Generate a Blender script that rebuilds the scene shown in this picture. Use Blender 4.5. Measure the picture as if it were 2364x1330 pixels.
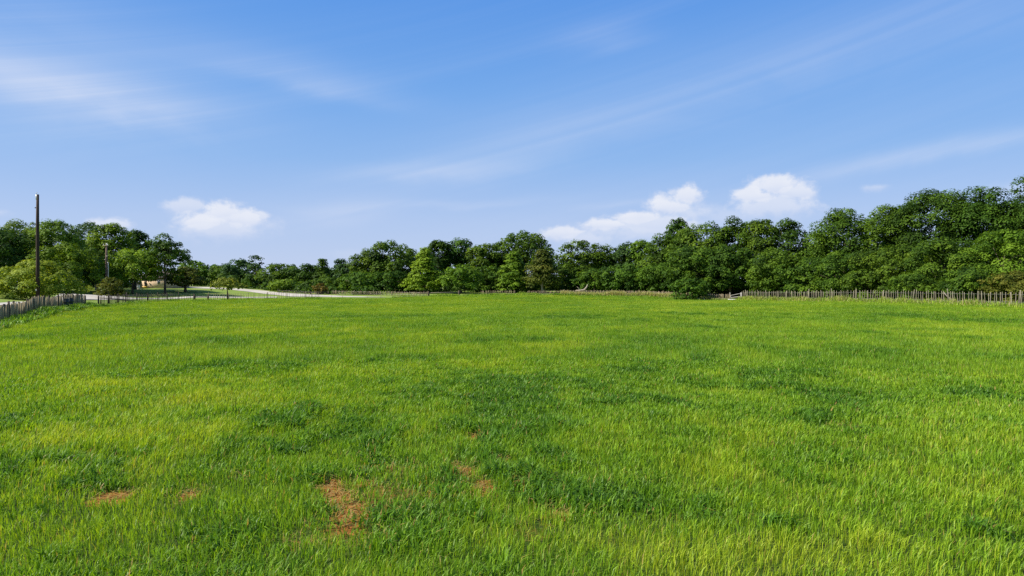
import bpy, math, random
import numpy as np

for _o in list(bpy.data.objects):
    bpy.data.objects.remove(_o)
R = math.radians
C = bpy.context.scene.collection
sc = bpy.context.scene

# ------------------------------------------------------------------ camera
CAM_H, F, CX, HY = 3.0, 1577.0, 1182.0, 650.0     # height, focal length in photo pixels, principal column, horizon row
cam = bpy.data.cameras.new('camera')
cam.sensor_width = 36.0
cam.lens = 36.0 * F / 2364.0
cam.shift_y = -(665.0 - HY) / 2364.0
cam.clip_start, cam.clip_end = 0.1, 9000
cam_o = bpy.data.objects.new('camera', cam)
cam_o.location = (0, 0, CAM_H)
cam_o.rotation_euler = (R(90), 0, 0)
C.objects.link(cam_o)
sc.camera = cam_o

# ------------------------------------------------------------------ sun, exposure
SUN_AZ, SUN_EL = R(257), R(42)
sun = bpy.data.lights.new('sun', 'SUN')
sun.energy, sun.angle, sun.color = 5.0, R(0.53), (1.0, 0.92, 0.80)
sun_o = bpy.data.objects.new('sun', sun)
C.objects.link(sun_o)
sun_o.rotation_euler = (R(90) - SUN_EL, 0, math.pi - SUN_AZ)
sun_o.location = (-60, 0, 60)
sc.view_settings.view_transform = 'Standard'
sc.view_settings.look = 'None'
sc.view_settings.exposure = 0.8
sc.view_settings.gamma = 1.0
sc.render.engine = 'CYCLES'
cy = sc.cycles
cy.max_bounces, cy.diffuse_bounces, cy.glossy_bounces = 6, 3, 2
cy.transmission_bounces, cy.transparent_max_bounces = 3, 6
cy.caustics_reflective = cy.caustics_refractive = False
cy.use_denoising = False
cy.sample_clamp_indirect = 4.0

# ------------------------------------------------------------------ node helper
class NT:
    def __init__(s, tree):
        s.t = tree; s.n = tree.nodes; s.l = tree.links
    def new(s, typ, **kw):
        nd = s.n.new(typ)
        for k, v in kw.items():
            setattr(nd, k, v)
        return nd
    def put(s, sock, v):
        if isinstance(v, bpy.types.NodeSocket): s.l.new(v, sock)
        elif v is not None: sock.default_value = v
    def m(s, op, a, b=None, c=None, clamp=False):
        nd = s.new('ShaderNodeMath', operation=op, use_clamp=clamp)
        s.put(nd.inputs[0], a); s.put(nd.inputs[1], b); s.put(nd.inputs[2], c)
        return nd.outputs[0]
    def vec(s, x, y, z):
        nd = s.new('ShaderNodeCombineXYZ')
        s.put(nd.inputs[0], x); s.put(nd.inputs[1], y); s.put(nd.inputs[2], z)
        return nd.outputs[0]
    def noise(s, v, scale, detail=4, rough=0.5, dist=0.0):
        nd = s.new('ShaderNodeTexNoise')
        if v is not None: s.l.new(v, nd.inputs['Vector'])
        nd.inputs['Scale'].default_value = scale
        nd.inputs['Detail'].default_value = detail
        nd.inputs['Roughness'].default_value = rough
        nd.inputs['Distortion'].default_value = dist
        return nd.outputs['Fac']
    def step(s, x, a, b):
        nd = s.new('ShaderNodeMapRange', interpolation_type='SMOOTHSTEP')
        s.put(nd.inputs[0], x); s.put(nd.inputs[1], a); s.put(nd.inputs[2], b)
        nd.inputs[3].default_value, nd.inputs[4].default_value = 0.0, 1.0
        return nd.outputs[0]
    def mix(s, f, a, b, mode='MIX'):
        nd = s.new('ShaderNodeMix', data_type='RGBA', blend_type=mode)
        s.put(nd.inputs[0], f)
        s.put(nd.inputs[6], a if isinstance(a, bpy.types.NodeSocket) else (*a, 1))
        s.put(nd.inputs[7], b if isinstance(b, bpy.types.NodeSocket) else (*b, 1))
        return nd.outputs[2]
    def ramp(s, f, stops):
        nd = s.new('ShaderNodeValToRGB')
        s.put(nd.inputs[0], f)
        e = nd.color_ramp.elements
        while len(e) < len(stops): e.new(0.5)
        for el, (p, c) in zip(e, stops):
            el.position = p; el.color = (*c, 1)
        return nd.outputs[0]

# ------------------------------------------------------------------ world: sky with cirrus and cumulus
world = bpy.data.worlds.new('World')
sc.world = world
world.use_nodes = True
W = NT(world.node_tree)
W.n.clear()
SKY_S = 0.059
sky = W.new('ShaderNodeTexSky', sky_type='NISHITA', sun_disc=False)
sky.sun_elevation, sky.sun_rotation = SUN_EL, SUN_AZ
sky.altitude, sky.air_density, sky.dust_density, sky.ozone_density = 200, 1.0, 0.3, 2.0
tc = W.new('ShaderNodeTexCoord')
sp = W.new('ShaderNodeSeparateXYZ'); W.l.new(tc.outputs['Generated'], sp.inputs[0])
AZ = W.m('ARCTAN2', sp.outputs[0], sp.outputs[1])
EL = W.m('ARCSINE', sp.outputs[2])
AZd = W.m('MULTIPLY', AZ, 57.29578)
ELd = W.m('MULTIPLY', EL, 57.29578)
def azel(px, py):
    a = math.atan((px - CX) / F)
    return math.degrees(a), math.degrees(math.atan((HY - py) / F * math.cos(a)))
# blue of the clear sky against height
clear = W.ramp(W.m('DIVIDE', W.m('MAXIMUM', ELd, 0.0), 90.0), [
    (0.0, (5.2, 6.2, 8.7)), (0.055, (4.3, 5.7, 8.7)), (0.11, (2.7, 4.8, 8.6)), (0.17, (1.75, 4.05, 8.5)),
    (0.25, (1.1, 3.25, 8.2)), (0.42, (1.6, 3.0, 5.8)), (1.0, (1.7, 2.7, 4.4))])
skyc = W.mix(0.88, sky.outputs[0], clear)
P = W.vec(AZd, ELd, 0.0)
# cirrus: long feathered streaks, each (az, el, half length, half width above, half width below, tilt, strength)
stretch = W.vec(W.m('MULTIPLY_ADD', ELd, -0.25, W.m('MULTIPLY', AZd, 0.06)), W.m('MULTIPLY_ADD', AZd, -0.10, W.m('MULTIPLY', ELd, 0.42)), 3.1)
fib = W.noise(stretch, 1.6, 7, 0.62, 0.9)
soft = W.noise(W.vec(W.m('MULTIPLY', AZd, 0.05), W.m('MULTIPLY', ELd, 0.12), 7.7), 1.5, 4, 0.55, 0.6)
fibre = W.step(W.m('MULTIPLY_ADD', soft, 0.45, W.m('MULTIPLY', fib, 0.55)), 0.34, 0.66)
def px_streak(px, py, hl, wu, wd, tilt, k):
    a, e = azel(px, py)
    d = 1 / 27.5
    return a, e, hl * d, wu * d, wd * d, tilt, k
streaks = [px_streak(1310, 318, 430, 110, 46, 14.5, 0.33), px_streak(1010, 393, 230, 26, 22, 4, 0.42),
           px_streak(1780, 190, 330, 110, 60, 12, 0.09), px_streak(130, 195, 270, 46, 50, -6, 0.66),
           px_streak(120, 160, 330, 150, 130, -4, 0.42), px_streak(680, 185, 230, 55, 24, -7, 0.36),
           px_streak(2200, 352, 330, 22, 18, 7, 0.50), px_streak(790, 480, 140, 30, 36, 6, 0.30),
           px_streak(1390, 95, 110, 40, 30, 5, 0.25), px_streak(2150, 60, 420, 90, 90, 8, 0.22),
           px_streak(1000, 470, 300, 12, 9, 3, 0.22), px_streak(1440, 466, 130, 9, 8, 2, 0.25)]
cir = None
for a, e, hl, wu, wd, tilt, k in streaks:
    ct, st = math.cos(R(tilt)), math.sin(R(tilt))
    dx, dy = W.m('SUBTRACT', AZd, a), W.m('SUBTRACT', ELd, e)
    u = W.m('MULTIPLY_ADD', dx, ct / hl, W.m('MULTIPLY', dy, st / hl))
    v = W.m('MULTIPLY_ADD', dx, -st, W.m('MULTIPLY', dy, ct))
    v = W.m('MULTIPLY_ADD', W.m('SUBTRACT', soft, 0.5), 2.2, v)
    v = W.m('MAXIMUM', W.m('MULTIPLY', v, 1 / wu), W.m('MULTIPLY', v, -1 / wd))
    g = W.m('EXPONENT', W.m('MULTIPLY', W.m('MULTIPLY_ADD', u, u, W.m('MULTIPLY', v, v)), -1.3))
    g = W.m('MULTIPLY', g, k)
    cir = g if cir is None else W.m('ADD', cir, g)
cir = W.m('MULTIPLY', cir, W.m('MULTIPLY_ADD', fibre, 0.40, 0.36), clamp=True)
veil = W.m('MULTIPLY', W.step(W.noise(stretch, 0.55, 5, 0.6, 0.8), 0.42, 0.75), 0.07)
cir = W.m('MULTIPLY', W.m('ADD', cir, veil, clamp=True), W.step(ELd, 0.0, 4.0), clamp=True)
skyc = W.mix(cir, skyc, (6.9, 7.5, 9.0))
# cumulus: heaps of round heads over a soft base
pw = W.vec(W.m('MULTIPLY', AZd, 0.75), ELd, 1.7)
n1 = W.noise(pw, 0.9, 7, 0.6, 0.2)
n2 = W.noise(pw, 0.55, 3, 0.5, 0.0)
heads = [(520, 497, 60, 34, 1), (465, 515, 58, 28, 1), (562, 508, 56, 26, 1), (596, 500, 26, 17, .85), (424, 478, 54, 20, .75), (500, 530, 95, 26, .75),
         (1585, 455, 42, 32, 1), (1545, 478, 60, 30, 1), (1470, 505, 75, 22, 1), (1400, 520, 60, 18, 1), (1290, 540, 58, 20, .95),
         (1520, 520, 130, 34, .8), (1360, 552, 120, 22, .7), (1790, 432, 62, 32, 1), (1745, 455, 56, 26, 1), (1845, 446, 52, 26, .9), (1780, 478, 105, 30, .8), (1670, 500, 130, 34, .45), (1450, 538, 210, 30, .6), (1600, 498, 66, 40, .7), (540, 520, 110, 30, .6),
         (256, 520, 42, 16, .8), (2030, 432, 34, 9, .55), (0, 490, 22, 9, .4), (800, 588, 45, 16, .22), (590, 598, 40, 14, .25), (2350, 438, 60, 18, .3)]
cum = None; lit = None
for hx, hy, rx, ry, k in heads:
    a, e = azel(hx, hy)
    sx, sy = 27.5 / rx, 27.5 / ry
    dx = W.m('MULTIPLY', W.m('SUBTRACT', AZd, a), sx)
    dy0 = W.m('SUBTRACT', ELd, e)
    dy = W.m('MAXIMUM', W.m('MULTIPLY', dy0, sy), W.m('MULTIPLY', dy0, -sy * 0.72))
    d = W.m('SQRT', W.m('MULTIPLY_ADD', dx, dx, W.m('MULTIPLY', dy, dy)))
    x = W.m('SUBTRACT', W.m('MULTIPLY_ADD', W.m('SUBTRACT', n1, 0.5), 1.75, 1.12), d)
    x = W.m('MULTIPLY', W.step(x, -0.05, W.m('MULTIPLY_ADD', W.m('MINIMUM', dy0, 0.0), -0.9, 0.62 if k > .7 else 1.0)), k)
    cum = x if cum is None else W.m('MAXIMUM', cum, x)
    y = W.m('MULTIPLY', x, W.step(W.m('MULTIPLY', dy0, sy), -0.9, 0.5))
    lit = y if lit is None else W.m('MAXIMUM', lit, y)
lit = W.m('MULTIPLY', lit, W.m('MULTIPLY_ADD', n2, 0.8, 0.5), clamp=True)
cc = W.mix(lit, (6.2, 6.9, 8.7), (8.4, 8.6, 9.25))
skyc = W.mix(W.m('MULTIPLY', cum, 0.88), skyc, cc)
bg = W.new('ShaderNodeBackground')
W.l.new(skyc, bg.inputs[0]); bg.inputs[1].default_value = SKY_S
wo = W.new('ShaderNodeOutputWorld')
W.l.new(bg.outputs[0], wo.inputs[0])

# ------------------------------------------------------------------ numbers: noise and terrain
def vnoise(x, y, seed=0):
    xi, yi = np.floor(x).astype(np.int64), np.floor(y).astype(np.int64)
    fx, fy = x - xi, y - yi
    fx, fy = fx * fx * (3 - 2 * fx), fy * fy * (3 - 2 * fy)
    def h(a, b):
        n = (a * 374761393 + b * 668265263 + seed * 974634721) & 0xffffffff
        n = ((n ^ (n >> 13)) * 1274126177) & 0xffffffff
        return ((n ^ (n >> 16)) & 0xffff) / 65535.0
    return (h(xi, yi) * (1 - fx) + h(xi + 1, yi) * fx) * (1 - fy) + (h(xi, yi + 1) * (1 - fx) + h(xi + 1, yi + 1) * fx) * fy
def fbm(x, y, seed=0, oct=4):
    s, a, t = 0, 0.5, 0
    for k in range(oct):
        s = s + a * vnoise(x * 2 ** k + 17.3 * k, y * 2 ** k - 9.1 * k, seed + k); t += a; a *= 0.5
    return s / t

# heights read from the photograph: (column, row, distance)
ROAD_UP = [(-160, 712, 60), (0, 700, 68), (70, 697, 75), (115, 690, 88), (140, 678, 104), (195, 680.5, 108), (245, 683, 110), (300, 687.5, 116), (370, 688.5, 123), (450, 684.5, 130), (560, 686, 134), (640, 685.3, 137)]
ROAD_LO = [(-160, 722, 52.5), (0, 705, 62), (70, 702, 71), (140, 695.5, 88), (195, 693.5, 94), (245, 693, 100), (300, 691.7, 108), (370, 691.2, 117), (450, 687.3, 125.5), (560, 688, 130), (640, 687.2, 132.5)]
LANE_UP = [(360, 661.5, 181), (430, 662.2, 179), (490, 663, 176), (553, 666.5, 166), (613, 671.7, 157), (672, 677.7, 147), (731, 681, 141), (800, 683.8, 136), (850, 685.2, 132.6), (890, 686.3, 131)]
LANE_LO = [(360, 664, 174), (430, 665, 171), (490, 667, 165), (553, 671.5, 156), (613, 679, 146.5), (672, 685, 137.5), (731, 685.6, 134.5), (800, 686.3, 131.5), (850, 686.7, 130.4), (890, 686.7, 130.4)]
ctrl = []
for q in ROAD_UP + ROAD_LO + LANE_UP + LANE_LO: ctrl.append(q)
FIELD_N = len(ctrl)
ctrl += [(-100, 770, 41), (0, 744, 51), (60, 727, 60), (120, 714, 69), (200, 704, 82), (300, 697, 97), (400, 693, 110), (560, 691, 117), (740, 688, 123), (900, 688, 125),
         (1000, 684, 126), (1100, 681.5, 127), (1200, 681, 126), (1290, 681.5, 126), (1400, 683, 124), (1500, 684.5, 121), (1600, 690, 113), (1650, 692, 110),
         (1710, 692.5, 107), (1850, 695, 96), (2000, 697, 85), (2180, 702, 75), (2364, 708, 66), (2500, 715, 59),
         (330, 667, 155), (400, 668, 150), (200, 671, 135), (100, 681, 112), (460, 677, 141), (520, 678, 143), (300, 664, 175),
         (980, 677, 146), (1060, 679.5, 140), (1250, 677, 142), (1450, 676, 142), (1590, 688, 118), (1700, 688, 122), (1850, 688, 115), (2000, 690, 103), (2300, 698, 83)]
pts = [((px - CX) / F * d, d, CAM_H - (py - HY) / F * d) for px, py, d in ctrl]
pts = [(x_, y_, z_ - (.09 if FIELD_N <= i_ < FIELD_N + 25 else 0)) for i_, (x_, y_, z_) in enumerate(pts)]
for xx in (-40, -20, 0, 20, 40):
    for yy in (-8, 6, 18, 32):
        pts.append((xx, yy, 0.0))
for xx in (-30, -10, 12, 34): pts.append((xx, 55, 0.10))
for xx, yy, zz in ((-190, 240, 1.6), (-90, 260, 1.2), (0, 260, 0.8), (100, 240, 0.8), (170, 150, 0.7), (160, 40, 0.5), (-150, 40, 0.9), (-130, 120, 1.2), (110, 90, .6), (0, 185, .8), (60, 170, .8), (-60, 205, 1.1)):
    pts.append((xx, yy, zz))
pts = np.array(pts)
def tpsk(r2): return 0.5 * r2 * np.log(r2 + 1e-9)
n = len(pts)
sxy = pts[:, :2] / 50.0
K = tpsk(((sxy[:, None] - sxy[None]) ** 2).sum(-1)) + np.eye(n) * 4e-4
Pm = np.c_[np.ones(n), sxy]
A = np.block([[K, Pm], [Pm.T, np.zeros((3, 3))]])
coef = np.linalg.solve(A, np.r_[pts[:, 2], 0, 0, 0])
TX0, TX1, TY0, TY1, TS = -210.0, 190.0, -30.0, 290.0, 1.0
gx, gy = np.arange(TX0, TX1 + .5, TS), np.arange(TY0, TY1 + .5, TS)
GX, GY = np.meshgrid(gx, gy)
q = np.stack([GX.ravel(), GY.ravel()], 1) / 50.0
tab = np.zeros(len(q))
for i in range(n): tab += coef[i] * tpsk(((q - sxy[i]) ** 2).sum(1))
tab += coef[n] + coef[n + 1] * q[:, 0] + coef[n + 2] * q[:, 1]
tab = np.clip(tab.reshape(GX.shape), -1.2, 3.0)
edge = np.minimum(np.minimum(GX - TX0, TX1 - GX), np.minimum(GY - TY0, TY1 - GY))
wgt = np.clip(edge / 40.0, 0, 1)
tab = tab * wgt + 0.6 * (1 - wgt)
def hgt(x, y):
    x, y = np.asarray(x, float), np.asarray(y, float)
    u = np.clip((x - TX0) / TS, 0, len(gx) - 1.001); v = np.clip((y - TY0) / TS, 0, len(gy) - 1.001)
    i, j = u.astype(int), v.astype(int); fu, fv = u - i, v - j
    z = (tab[j, i] * (1 - fu) + tab[j, i + 1] * fu) * (1 - fv) + (tab[j + 1, i] * (1 - fu) + tab[j + 1, i + 1] * fu) * fv
    d = np.hypot(x, y)
    bump = (fbm(x / 5.0, y / 5.0, 3, 3) - 0.5) * 0.16 + (fbm(x / 1.3, y / 1.3, 9, 2) - 0.5) * 0.06
    return z + bump * np.clip((95 - d) / 40, 0, 1)
def at(px, d):                        # ground point in a column of the photograph at a distance
    x = (px - CX) / F * d
    return x, d, float(hgt(x, d))
def zrow(py, d): return CAM_H - (py - HY) / F * d

FENCE_LINE = [(-160, 36), (-60, 46), (0, 51), (60, 60), (120, 69), (200, 82), (300, 97), (400, 110), (560, 117), (740, 123), (900, 125), (1000, 126), (1100, 127), (1200, 126), (1290, 126),
              (1400, 124), (1500, 121), (1600, 113), (1650, 110), (1710, 107), (1850, 96), (2000, 85), (2180, 75), (2364, 66), (2500, 59), (2700, 52)]
fl = np.array([((px - CX) / F * d, d) for px, d in FENCE_LINE])
fang, frad = np.arctan2(fl[:, 0], fl[:, 1]), np.hypot(fl[:, 0], fl[:, 1])
def in_field(x, y, margin=0.0):
    r = np.interp(np.arctan2(x, y), fang, frad)
    return np.hypot(x, y) < r - margin

def blob(x, y, lst, seed, rough=0.7, foot=None):
    v = np.zeros_like(x)
    nz = (fbm(x * 1.1, y * 1.1, seed, 3) - 0.5) * rough * 2 + (fbm(x * 6, y * 6, seed + 5, 3) - 0.5) * rough * (2.6 if lst is BARE else .5)
    for px, py, rx, ry, k in lst:
        Y = CAM_H * F / (py - HY); X = (px - CX) / F * Y
        ax, ay = rx / F * Y, max(ry * Y / (py - HY), 0.12)
        d = np.sqrt(((x - X) / ax) ** 2 + ((y - Y) / ay) ** 2) + nz
        v = np.maximum(v, k * np.clip((1.35 - d) / (1.0 if lst is BARE else 0.6), 0, 1))
    return v
BARE = [(768, 1122, 32, 20, 1), (782, 1148, 32, 18, 1), (806, 1182, 28, 18, .8), (840, 1116, 36, 9, .65), (1072, 1098, 20, 18, .95), (1106, 1126, 30, 16, .95), (1195, 1112, 22, 11, .8),
        (268, 1145, 44, 16, .95), (442, 1140, 32, 16, .8), (1282, 1187, 24, 14, .75), (1098, 1010, 18, 10, .8), (1050, 1070, 14, 16, .6), (950, 1140, 110, 30, .36), (850, 1150, 100, 42, .40), (800, 1212, 70, 28, .62), (790, 1240, 120, 32, .36),
        (690, 1250, 60, 20, .4), (1160, 1062, 16, 8, .6), (900, 1080, 90, 14, .4), (560, 1105, 40, 12, .35), (1230, 1230, 40, 16, .35), (1950, 985, 40, 8, .3)]
COARSE = [(722, 1118, 34, 34, 1), (1040, 1118, 30, 26, 1), (215, 1122, 70, 20, 1), (415, 1125, 34, 16, .9), (1165, 1100, 24, 14, .8), (150, 1075, 190, 42, 1), (60, 1110, 120, 40, .8), (1150, 888, 190, 16, .95), (1290, 918, 180, 24, 1), (1080, 930, 200, 22, .7), (700, 965, 110, 26, .95), (760, 1000, 130, 30, .8), (1230, 1050, 130, 38, .9),
          (1100, 1000, 240, 30, .6), (450, 855, 130, 18, .7), (900, 1010, 110, 30, .7), (1825, 908, 66, 14, 1), (1850, 968, 80, 13, .9), (1440, 857, 62, 6, .9), (1615, 836, 44, 8, .8), (2015, 772, 26, 4, 1),
          (1640, 761, 26, 3, .8), (2310, 828, 44, 6, .8), (2290, 915, 80, 12, .8), (2080, 1000, 90, 15, .6), (470, 795, 80, 7, .7), (900, 735, 80, 5, .7), (60, 775, 60, 6, .8), (320, 790, 60, 5, .6), (820, 735, 50, 4, .6),
          (1330, 735, 70, 4, .7), (1600, 728, 90, 3, .7), (2140, 735, 90, 4, .7), (2250, 745, 90, 4, .6), (1290, 1170, 170, 60, .8), (600, 1050, 140, 40, .6), (850, 835, 120, 10, .6), (650, 845, 100, 12, .6), (1450, 745, 90, 3, .5),
          (1480, 1170, 60, 40, .5), (1850, 1240, 120, 30, .5), (480, 1250, 90, 40, .6), (1310, 1290, 120, 40, .5), (1000, 1290, 180, 40, .5), (2330, 990, 50, 20, .6), (1180, 790, 120, 5, .5), (400, 735, 90, 4, .6), (230, 735, 60, 4, .5)]
YELLOW = [(70, 1020, 100, 26, 1), (560, 930, 140, 26, .8), (1000, 845, 140, 12, .8), (700, 768, 130, 7, .8), (960, 770, 120, 7, .9), (1480, 1250, 180, 70, 1), (1700, 1000, 220, 40, .7), (1650, 1290, 250, 50, .8),
          (1300, 798, 90, 6, .9), (2100, 1110, 170, 40, .7), (1930, 1290, 220, 50, .8), (250, 880, 160, 16, .7), (1600, 905, 160, 10, .6), (1750, 1150, 160, 40, .6), (2250, 1180, 100, 40, .6), (1420, 1190, 60, 30, .7), (480, 1010, 60, 24, .6),
          (1150, 830, 90, 6, .7), (620, 745, 140, 4, .6), (1000, 720, 200, 4, .5), (1600, 700, 300, 3, .6), (2000, 880, 200, 14, .5)]

# ------------------------------------------------------------------ mesh helpers
def mesh_np(name, verts, faces, loops_per=None, attrs=None, mats=(), smooth=False):
    """verts (n,3), faces (m,k) of one size k, or list of such arrays"""
    me = bpy.data.meshes.new(name)
    fs = faces if isinstance(faces, list) else [faces]
    fs = [np.asarray(f) for f in fs if len(f)]
    loops = np.concatenate([f.ravel() for f in fs]).astype(np.int32)
    sizes = np.concatenate([np.full(len(f), f.shape[1]) for f in fs]).astype(np.int32)
    starts = np.r_[0, np.cumsum(sizes)[:-1]].astype(np.int32)
    me.vertices.add(len(verts)); me.vertices.foreach_set('co', np.asarray(verts, np.float32).ravel())
    me.loops.add(len(loops)); me.loops.foreach_set('vertex_index', loops)
    me.polygons.add(len(sizes)); me.polygons.foreach_set('loop_start', starts); me.polygons.foreach_set('loop_total', sizes)
    for k, (dom, arr) in (attrs or {}).items():
        at_ = me.attributes.new(k, 'FLOAT', dom); at_.data.foreach_set('value', np.asarray(arr, np.float32))
    for m in mats: me.materials.append(m)
    me.update(calc_edges=True)
    if smooth: me.polygons.foreach_set('use_smooth', np.ones(len(sizes), bool))
    return me
def obj(name, me, parent=None, loc=None):
    o = bpy.data.objects.new(name, me); C.objects.link(o)
    if loc is not None: o.location = loc
    if parent is not None: o.parent = parent
    return o
def thing(name, loc, label, cat, group=None, rz=0):
    o = bpy.data.objects.new(name, None); C.objects.link(o); o.empty_display_size = 0.3
    o.location = loc; o.rotation_euler = (0, 0, rz)
    return tag(o, label, cat, group)
def tag(o, label, cat, group=None, kind=None):
    o['label'] = label; o['category'] = cat
    if group: o['group'] = group
    if kind: o['kind'] = kind
    return o
class MB:
    """collects boxes, tubes and lathes; build() makes one mesh"""
    def __init__(s): s.v, s.q, s.t = [], [], []
    def _add(s, v, q=(), t=()):
        b = len(s.v); s.v += [tuple(map(float, p)) for p in v]
        s.q += [[b + i for i in f] for f in q]; s.t += [[b + i for i in f] for f in t]
    def box(s, c, size, rz=0, bev=0.0):
        x, y, z = (d / 2 for d in size)
        b = min(bev, x * .45, y * .45, z * .45)
        co, si = math.cos(rz), math.sin(rz)
        def tr(p): return (c[0] + p[0] * co - p[1] * si, c[1] + p[0] * si + p[1] * co, c[2] + p[2])
        if b <= 0:
            v = [tr((i * x, j * y, k * z)) for k in (-1, 1) for j in (-1, 1) for i in (-1, 1)]
            s._add(v, [(0, 2, 3, 1), (4, 5, 7, 6), (0, 1, 5, 4), (2, 6, 7, 3), (0, 4, 6, 2), (1, 3, 7, 5)])
        else:
            rings = []
            for zz, ins in ((-z, b), (-z + b, 0), (z - b, 0), (z, b)):
                X, Y = x - ins, y - ins
                rings.append([(X - b, -Y, zz), (X, -Y + b, zz), (X, Y - b, zz), (X - b, Y, zz), (-X + b, Y, zz), (-X, Y - b, zz), (-X, -Y + b, zz), (-X + b, -Y, zz)])
            v = [tr(p) for r in rings for p in r]
            qs = [(8 * r + k, 8 * r + (k + 1) % 8, 8 * (r + 1) + (k + 1) % 8, 8 * (r + 1) + k) for r in range(3) for k in range(8)]
            ts = [(0, k + 1, k) for k in range(1, 7)] + [(24, 24 + k, 25 + k) for k in range(1, 7)]
            s._add(v, qs, ts)
    def tube(s, path, rad, n=8, cap=True):
        path = [np.array(p, float) for p in path]
        rad = [rad] * len(path) if not hasattr(rad, '__len__') else rad
        v = []; up = None
        for i, p in enumerate(path):
            t = path[min(i + 1, len(path) - 1)] - path[max(i - 1, 0)]
            t = t / (np.linalg.norm(t) + 1e-9)
            if up is None:
                up = np.cross(t, (1, 0, 0) if abs(t[0]) < .8 else (0, 1, 0))
            a = up - t * up.dot(t); a /= np.linalg.norm(a) + 1e-9; up = a
            b = np.cross(t, a)
            for k in range(n):
                w = 2 * math.pi * k / n
                v.append(p + rad[i] * (math.cos(w) * a + math.sin(w) * b))
        m = len(path)
        qs = [(i * n + k, i * n + (k + 1) % n, (i + 1) * n + (k + 1) % n, (i + 1) * n + k) for i in range(m - 1) for k in range(n)]
        ts = []
        if cap:
            v += [path[0], path[-1]]
            ts = [(m * n, (k + 1) % n, k) for k in range(n)] + [(m * n + 1, (m - 1) * n + k, (m - 1) * n + (k + 1) % n) for k in range(n)]
        s._add(v, qs, ts)
    def build(s, name, mat, parent=None, loc=None, smooth=False):
        me = mesh_np(name, np.array(s.v), [np.array(s.q).reshape(-1, 4), np.array(s.t).reshape(-1, 3)], mats=[mat], smooth=smooth)
        return obj(name, me, parent, loc)

# ------------------------------------------------------------------ materials
def mat(name):
    m = bpy.data.materials.new(name); m.use_nodes = True
    t = NT(m.node_tree); t.n.clear()
    return m, t, t.new('ShaderNodeOutputMaterial')
def surf(name, c1, c2, scale=6, rough=0.8, spec=0.3, stretch=(1, 1, 1), bump=0.0, metal=0.0, c3=None):
    m, t, out = mat(name)
    tcx = t.new('ShaderNodeTexCoord')
    mp = t.new('ShaderNodeMapping'); mp.inputs['Scale'].default_value = stretch
    t.l.new(tcx.outputs['Object'], mp.inputs[0])
    f = t.noise(mp.outputs[0], scale, 6, 0.6)
    st = [(0.32, c1), (0.68, c2)]
    if c3: st = [(0.3, c1), (0.5, c3), (0.7, c2)]
    col = t.ramp(f, st)
    oi = t.new('ShaderNodeObjectInfo')
    col = t.mix(1.0, col, t.ramp(oi.outputs['Random'], [(0, (.72, .72, .72)), (1, (1.15, 1.13, 1.1))]), 'MULTIPLY')
    b = t.new('ShaderNodeBsdfPrincipled')
    t.l.new(col, b.inputs['Base Color']); b.inputs['Roughness'].default_value = rough
    b.inputs['Specular IOR Level'].default_value = spec; b.inputs['Metallic'].default_value = metal
    if bump:
        bp = t.new('ShaderNodeBump'); bp.inputs['Strength'].default_value = bump; bp.inputs['Distance'].default_value = 0.03
        t.l.new(f, bp.inputs['Height']); t.l.new(bp.outputs[0], b.inputs['Normal'])
    t.l.new(b.outputs[0], out.inputs[0])
    return m
def leaf(name, dark, mid, light, trans=0.37, rough=0.6, spec=0.12):
    m, t, out = mat(name)
    a = t.new('ShaderNodeAttribute', attribute_name='tone')
    col = t.ramp(a.outputs['Fac'], [(0.05, dark), (0.5, mid), (0.95, light)])
    oi = t.new('ShaderNodeObjectInfo')
    col = t.mix(1.0, col, t.ramp(oi.outputs['Random'], [(0, (1.13, 1.01, .95)), (.5, (1, 1, 1)), (1, (.87, .96, 1.05))]), 'MULTIPLY')
    b = t.new('ShaderNodeBsdfPrincipled')
    t.l.new(col, b.inputs['Base Color']); b.inputs['Roughness'].default_value = rough; b.inputs['Specular IOR Level'].default_value = spec
    tr = t.new('ShaderNodeBsdfTranslucent')
    t.l.new(t.mix(1.0, col, (1.25, 1.2, 0.45), 'MULTIPLY'), tr.inputs[0])
    mx = t.new('ShaderNodeMixShader'); mx.inputs[0].default_value = trans
    t.l.new(b.outputs[0], mx.inputs[1]); t.l.new(tr.outputs[0], mx.inputs[2])
    t.l.new(mx.outputs[0], out.inputs[0])
    return m

LM = {
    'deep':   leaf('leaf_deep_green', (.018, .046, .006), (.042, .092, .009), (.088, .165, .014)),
    'mid':    leaf('leaf_mid_green', (.024, .058, .006), (.058, .120, .010), (.118, .205, .016)),
    'bright': leaf('leaf_bright_green', (.046, .098, .008), (.100, .182, .012), (.175, .280, .020)),
    'blue':   leaf('leaf_blue_green', (.020, .050, .012), (.042, .092, .020), (.085, .158, .034)),
    'olive':  leaf('leaf_olive', (.038, .060, .008), (.085, .108, .013), (.150, .160, .022)),
    'lime2':  leaf('leaf_light_green', (.070, .135, .009), (.135, .225, .014), (.215, .325, .024)),
    'lime':   leaf('leaf_lime', (.090, .160, .009), (.160, .260, .015), (.240, .360, .026)),
    'sage':   leaf('leaf_sage', (.075, .112, .012), (.140, .182, .019), (.225, .255, .037)),
    'sage2':  leaf('leaf_pale_yellow_green', (.110, .178, .014), (.190, .275, .022), (.290, .365, .042)),
    'rust':   leaf('leaf_rust', (.065, .060, .012), (.110, .090, .018), (.160, .130, .028)),
}
BARK = surf('bark', (.045, .035, .026), (.13, .105, .08), 5, 0.9, 0.2, (1, 1, .25), 0.6)
PALEBARK = surf('pale_bark', (.22, .19, .15), (.42, .38, .31), 6, 0.9, 0.2, (1, 1, .3), 0.4)
STAKE = surf('weathered_stake', (.13, .12, .085), (.33, .305, .22), 9, 0.9, 0.15, (1, 1, .2), 0.3)
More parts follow.
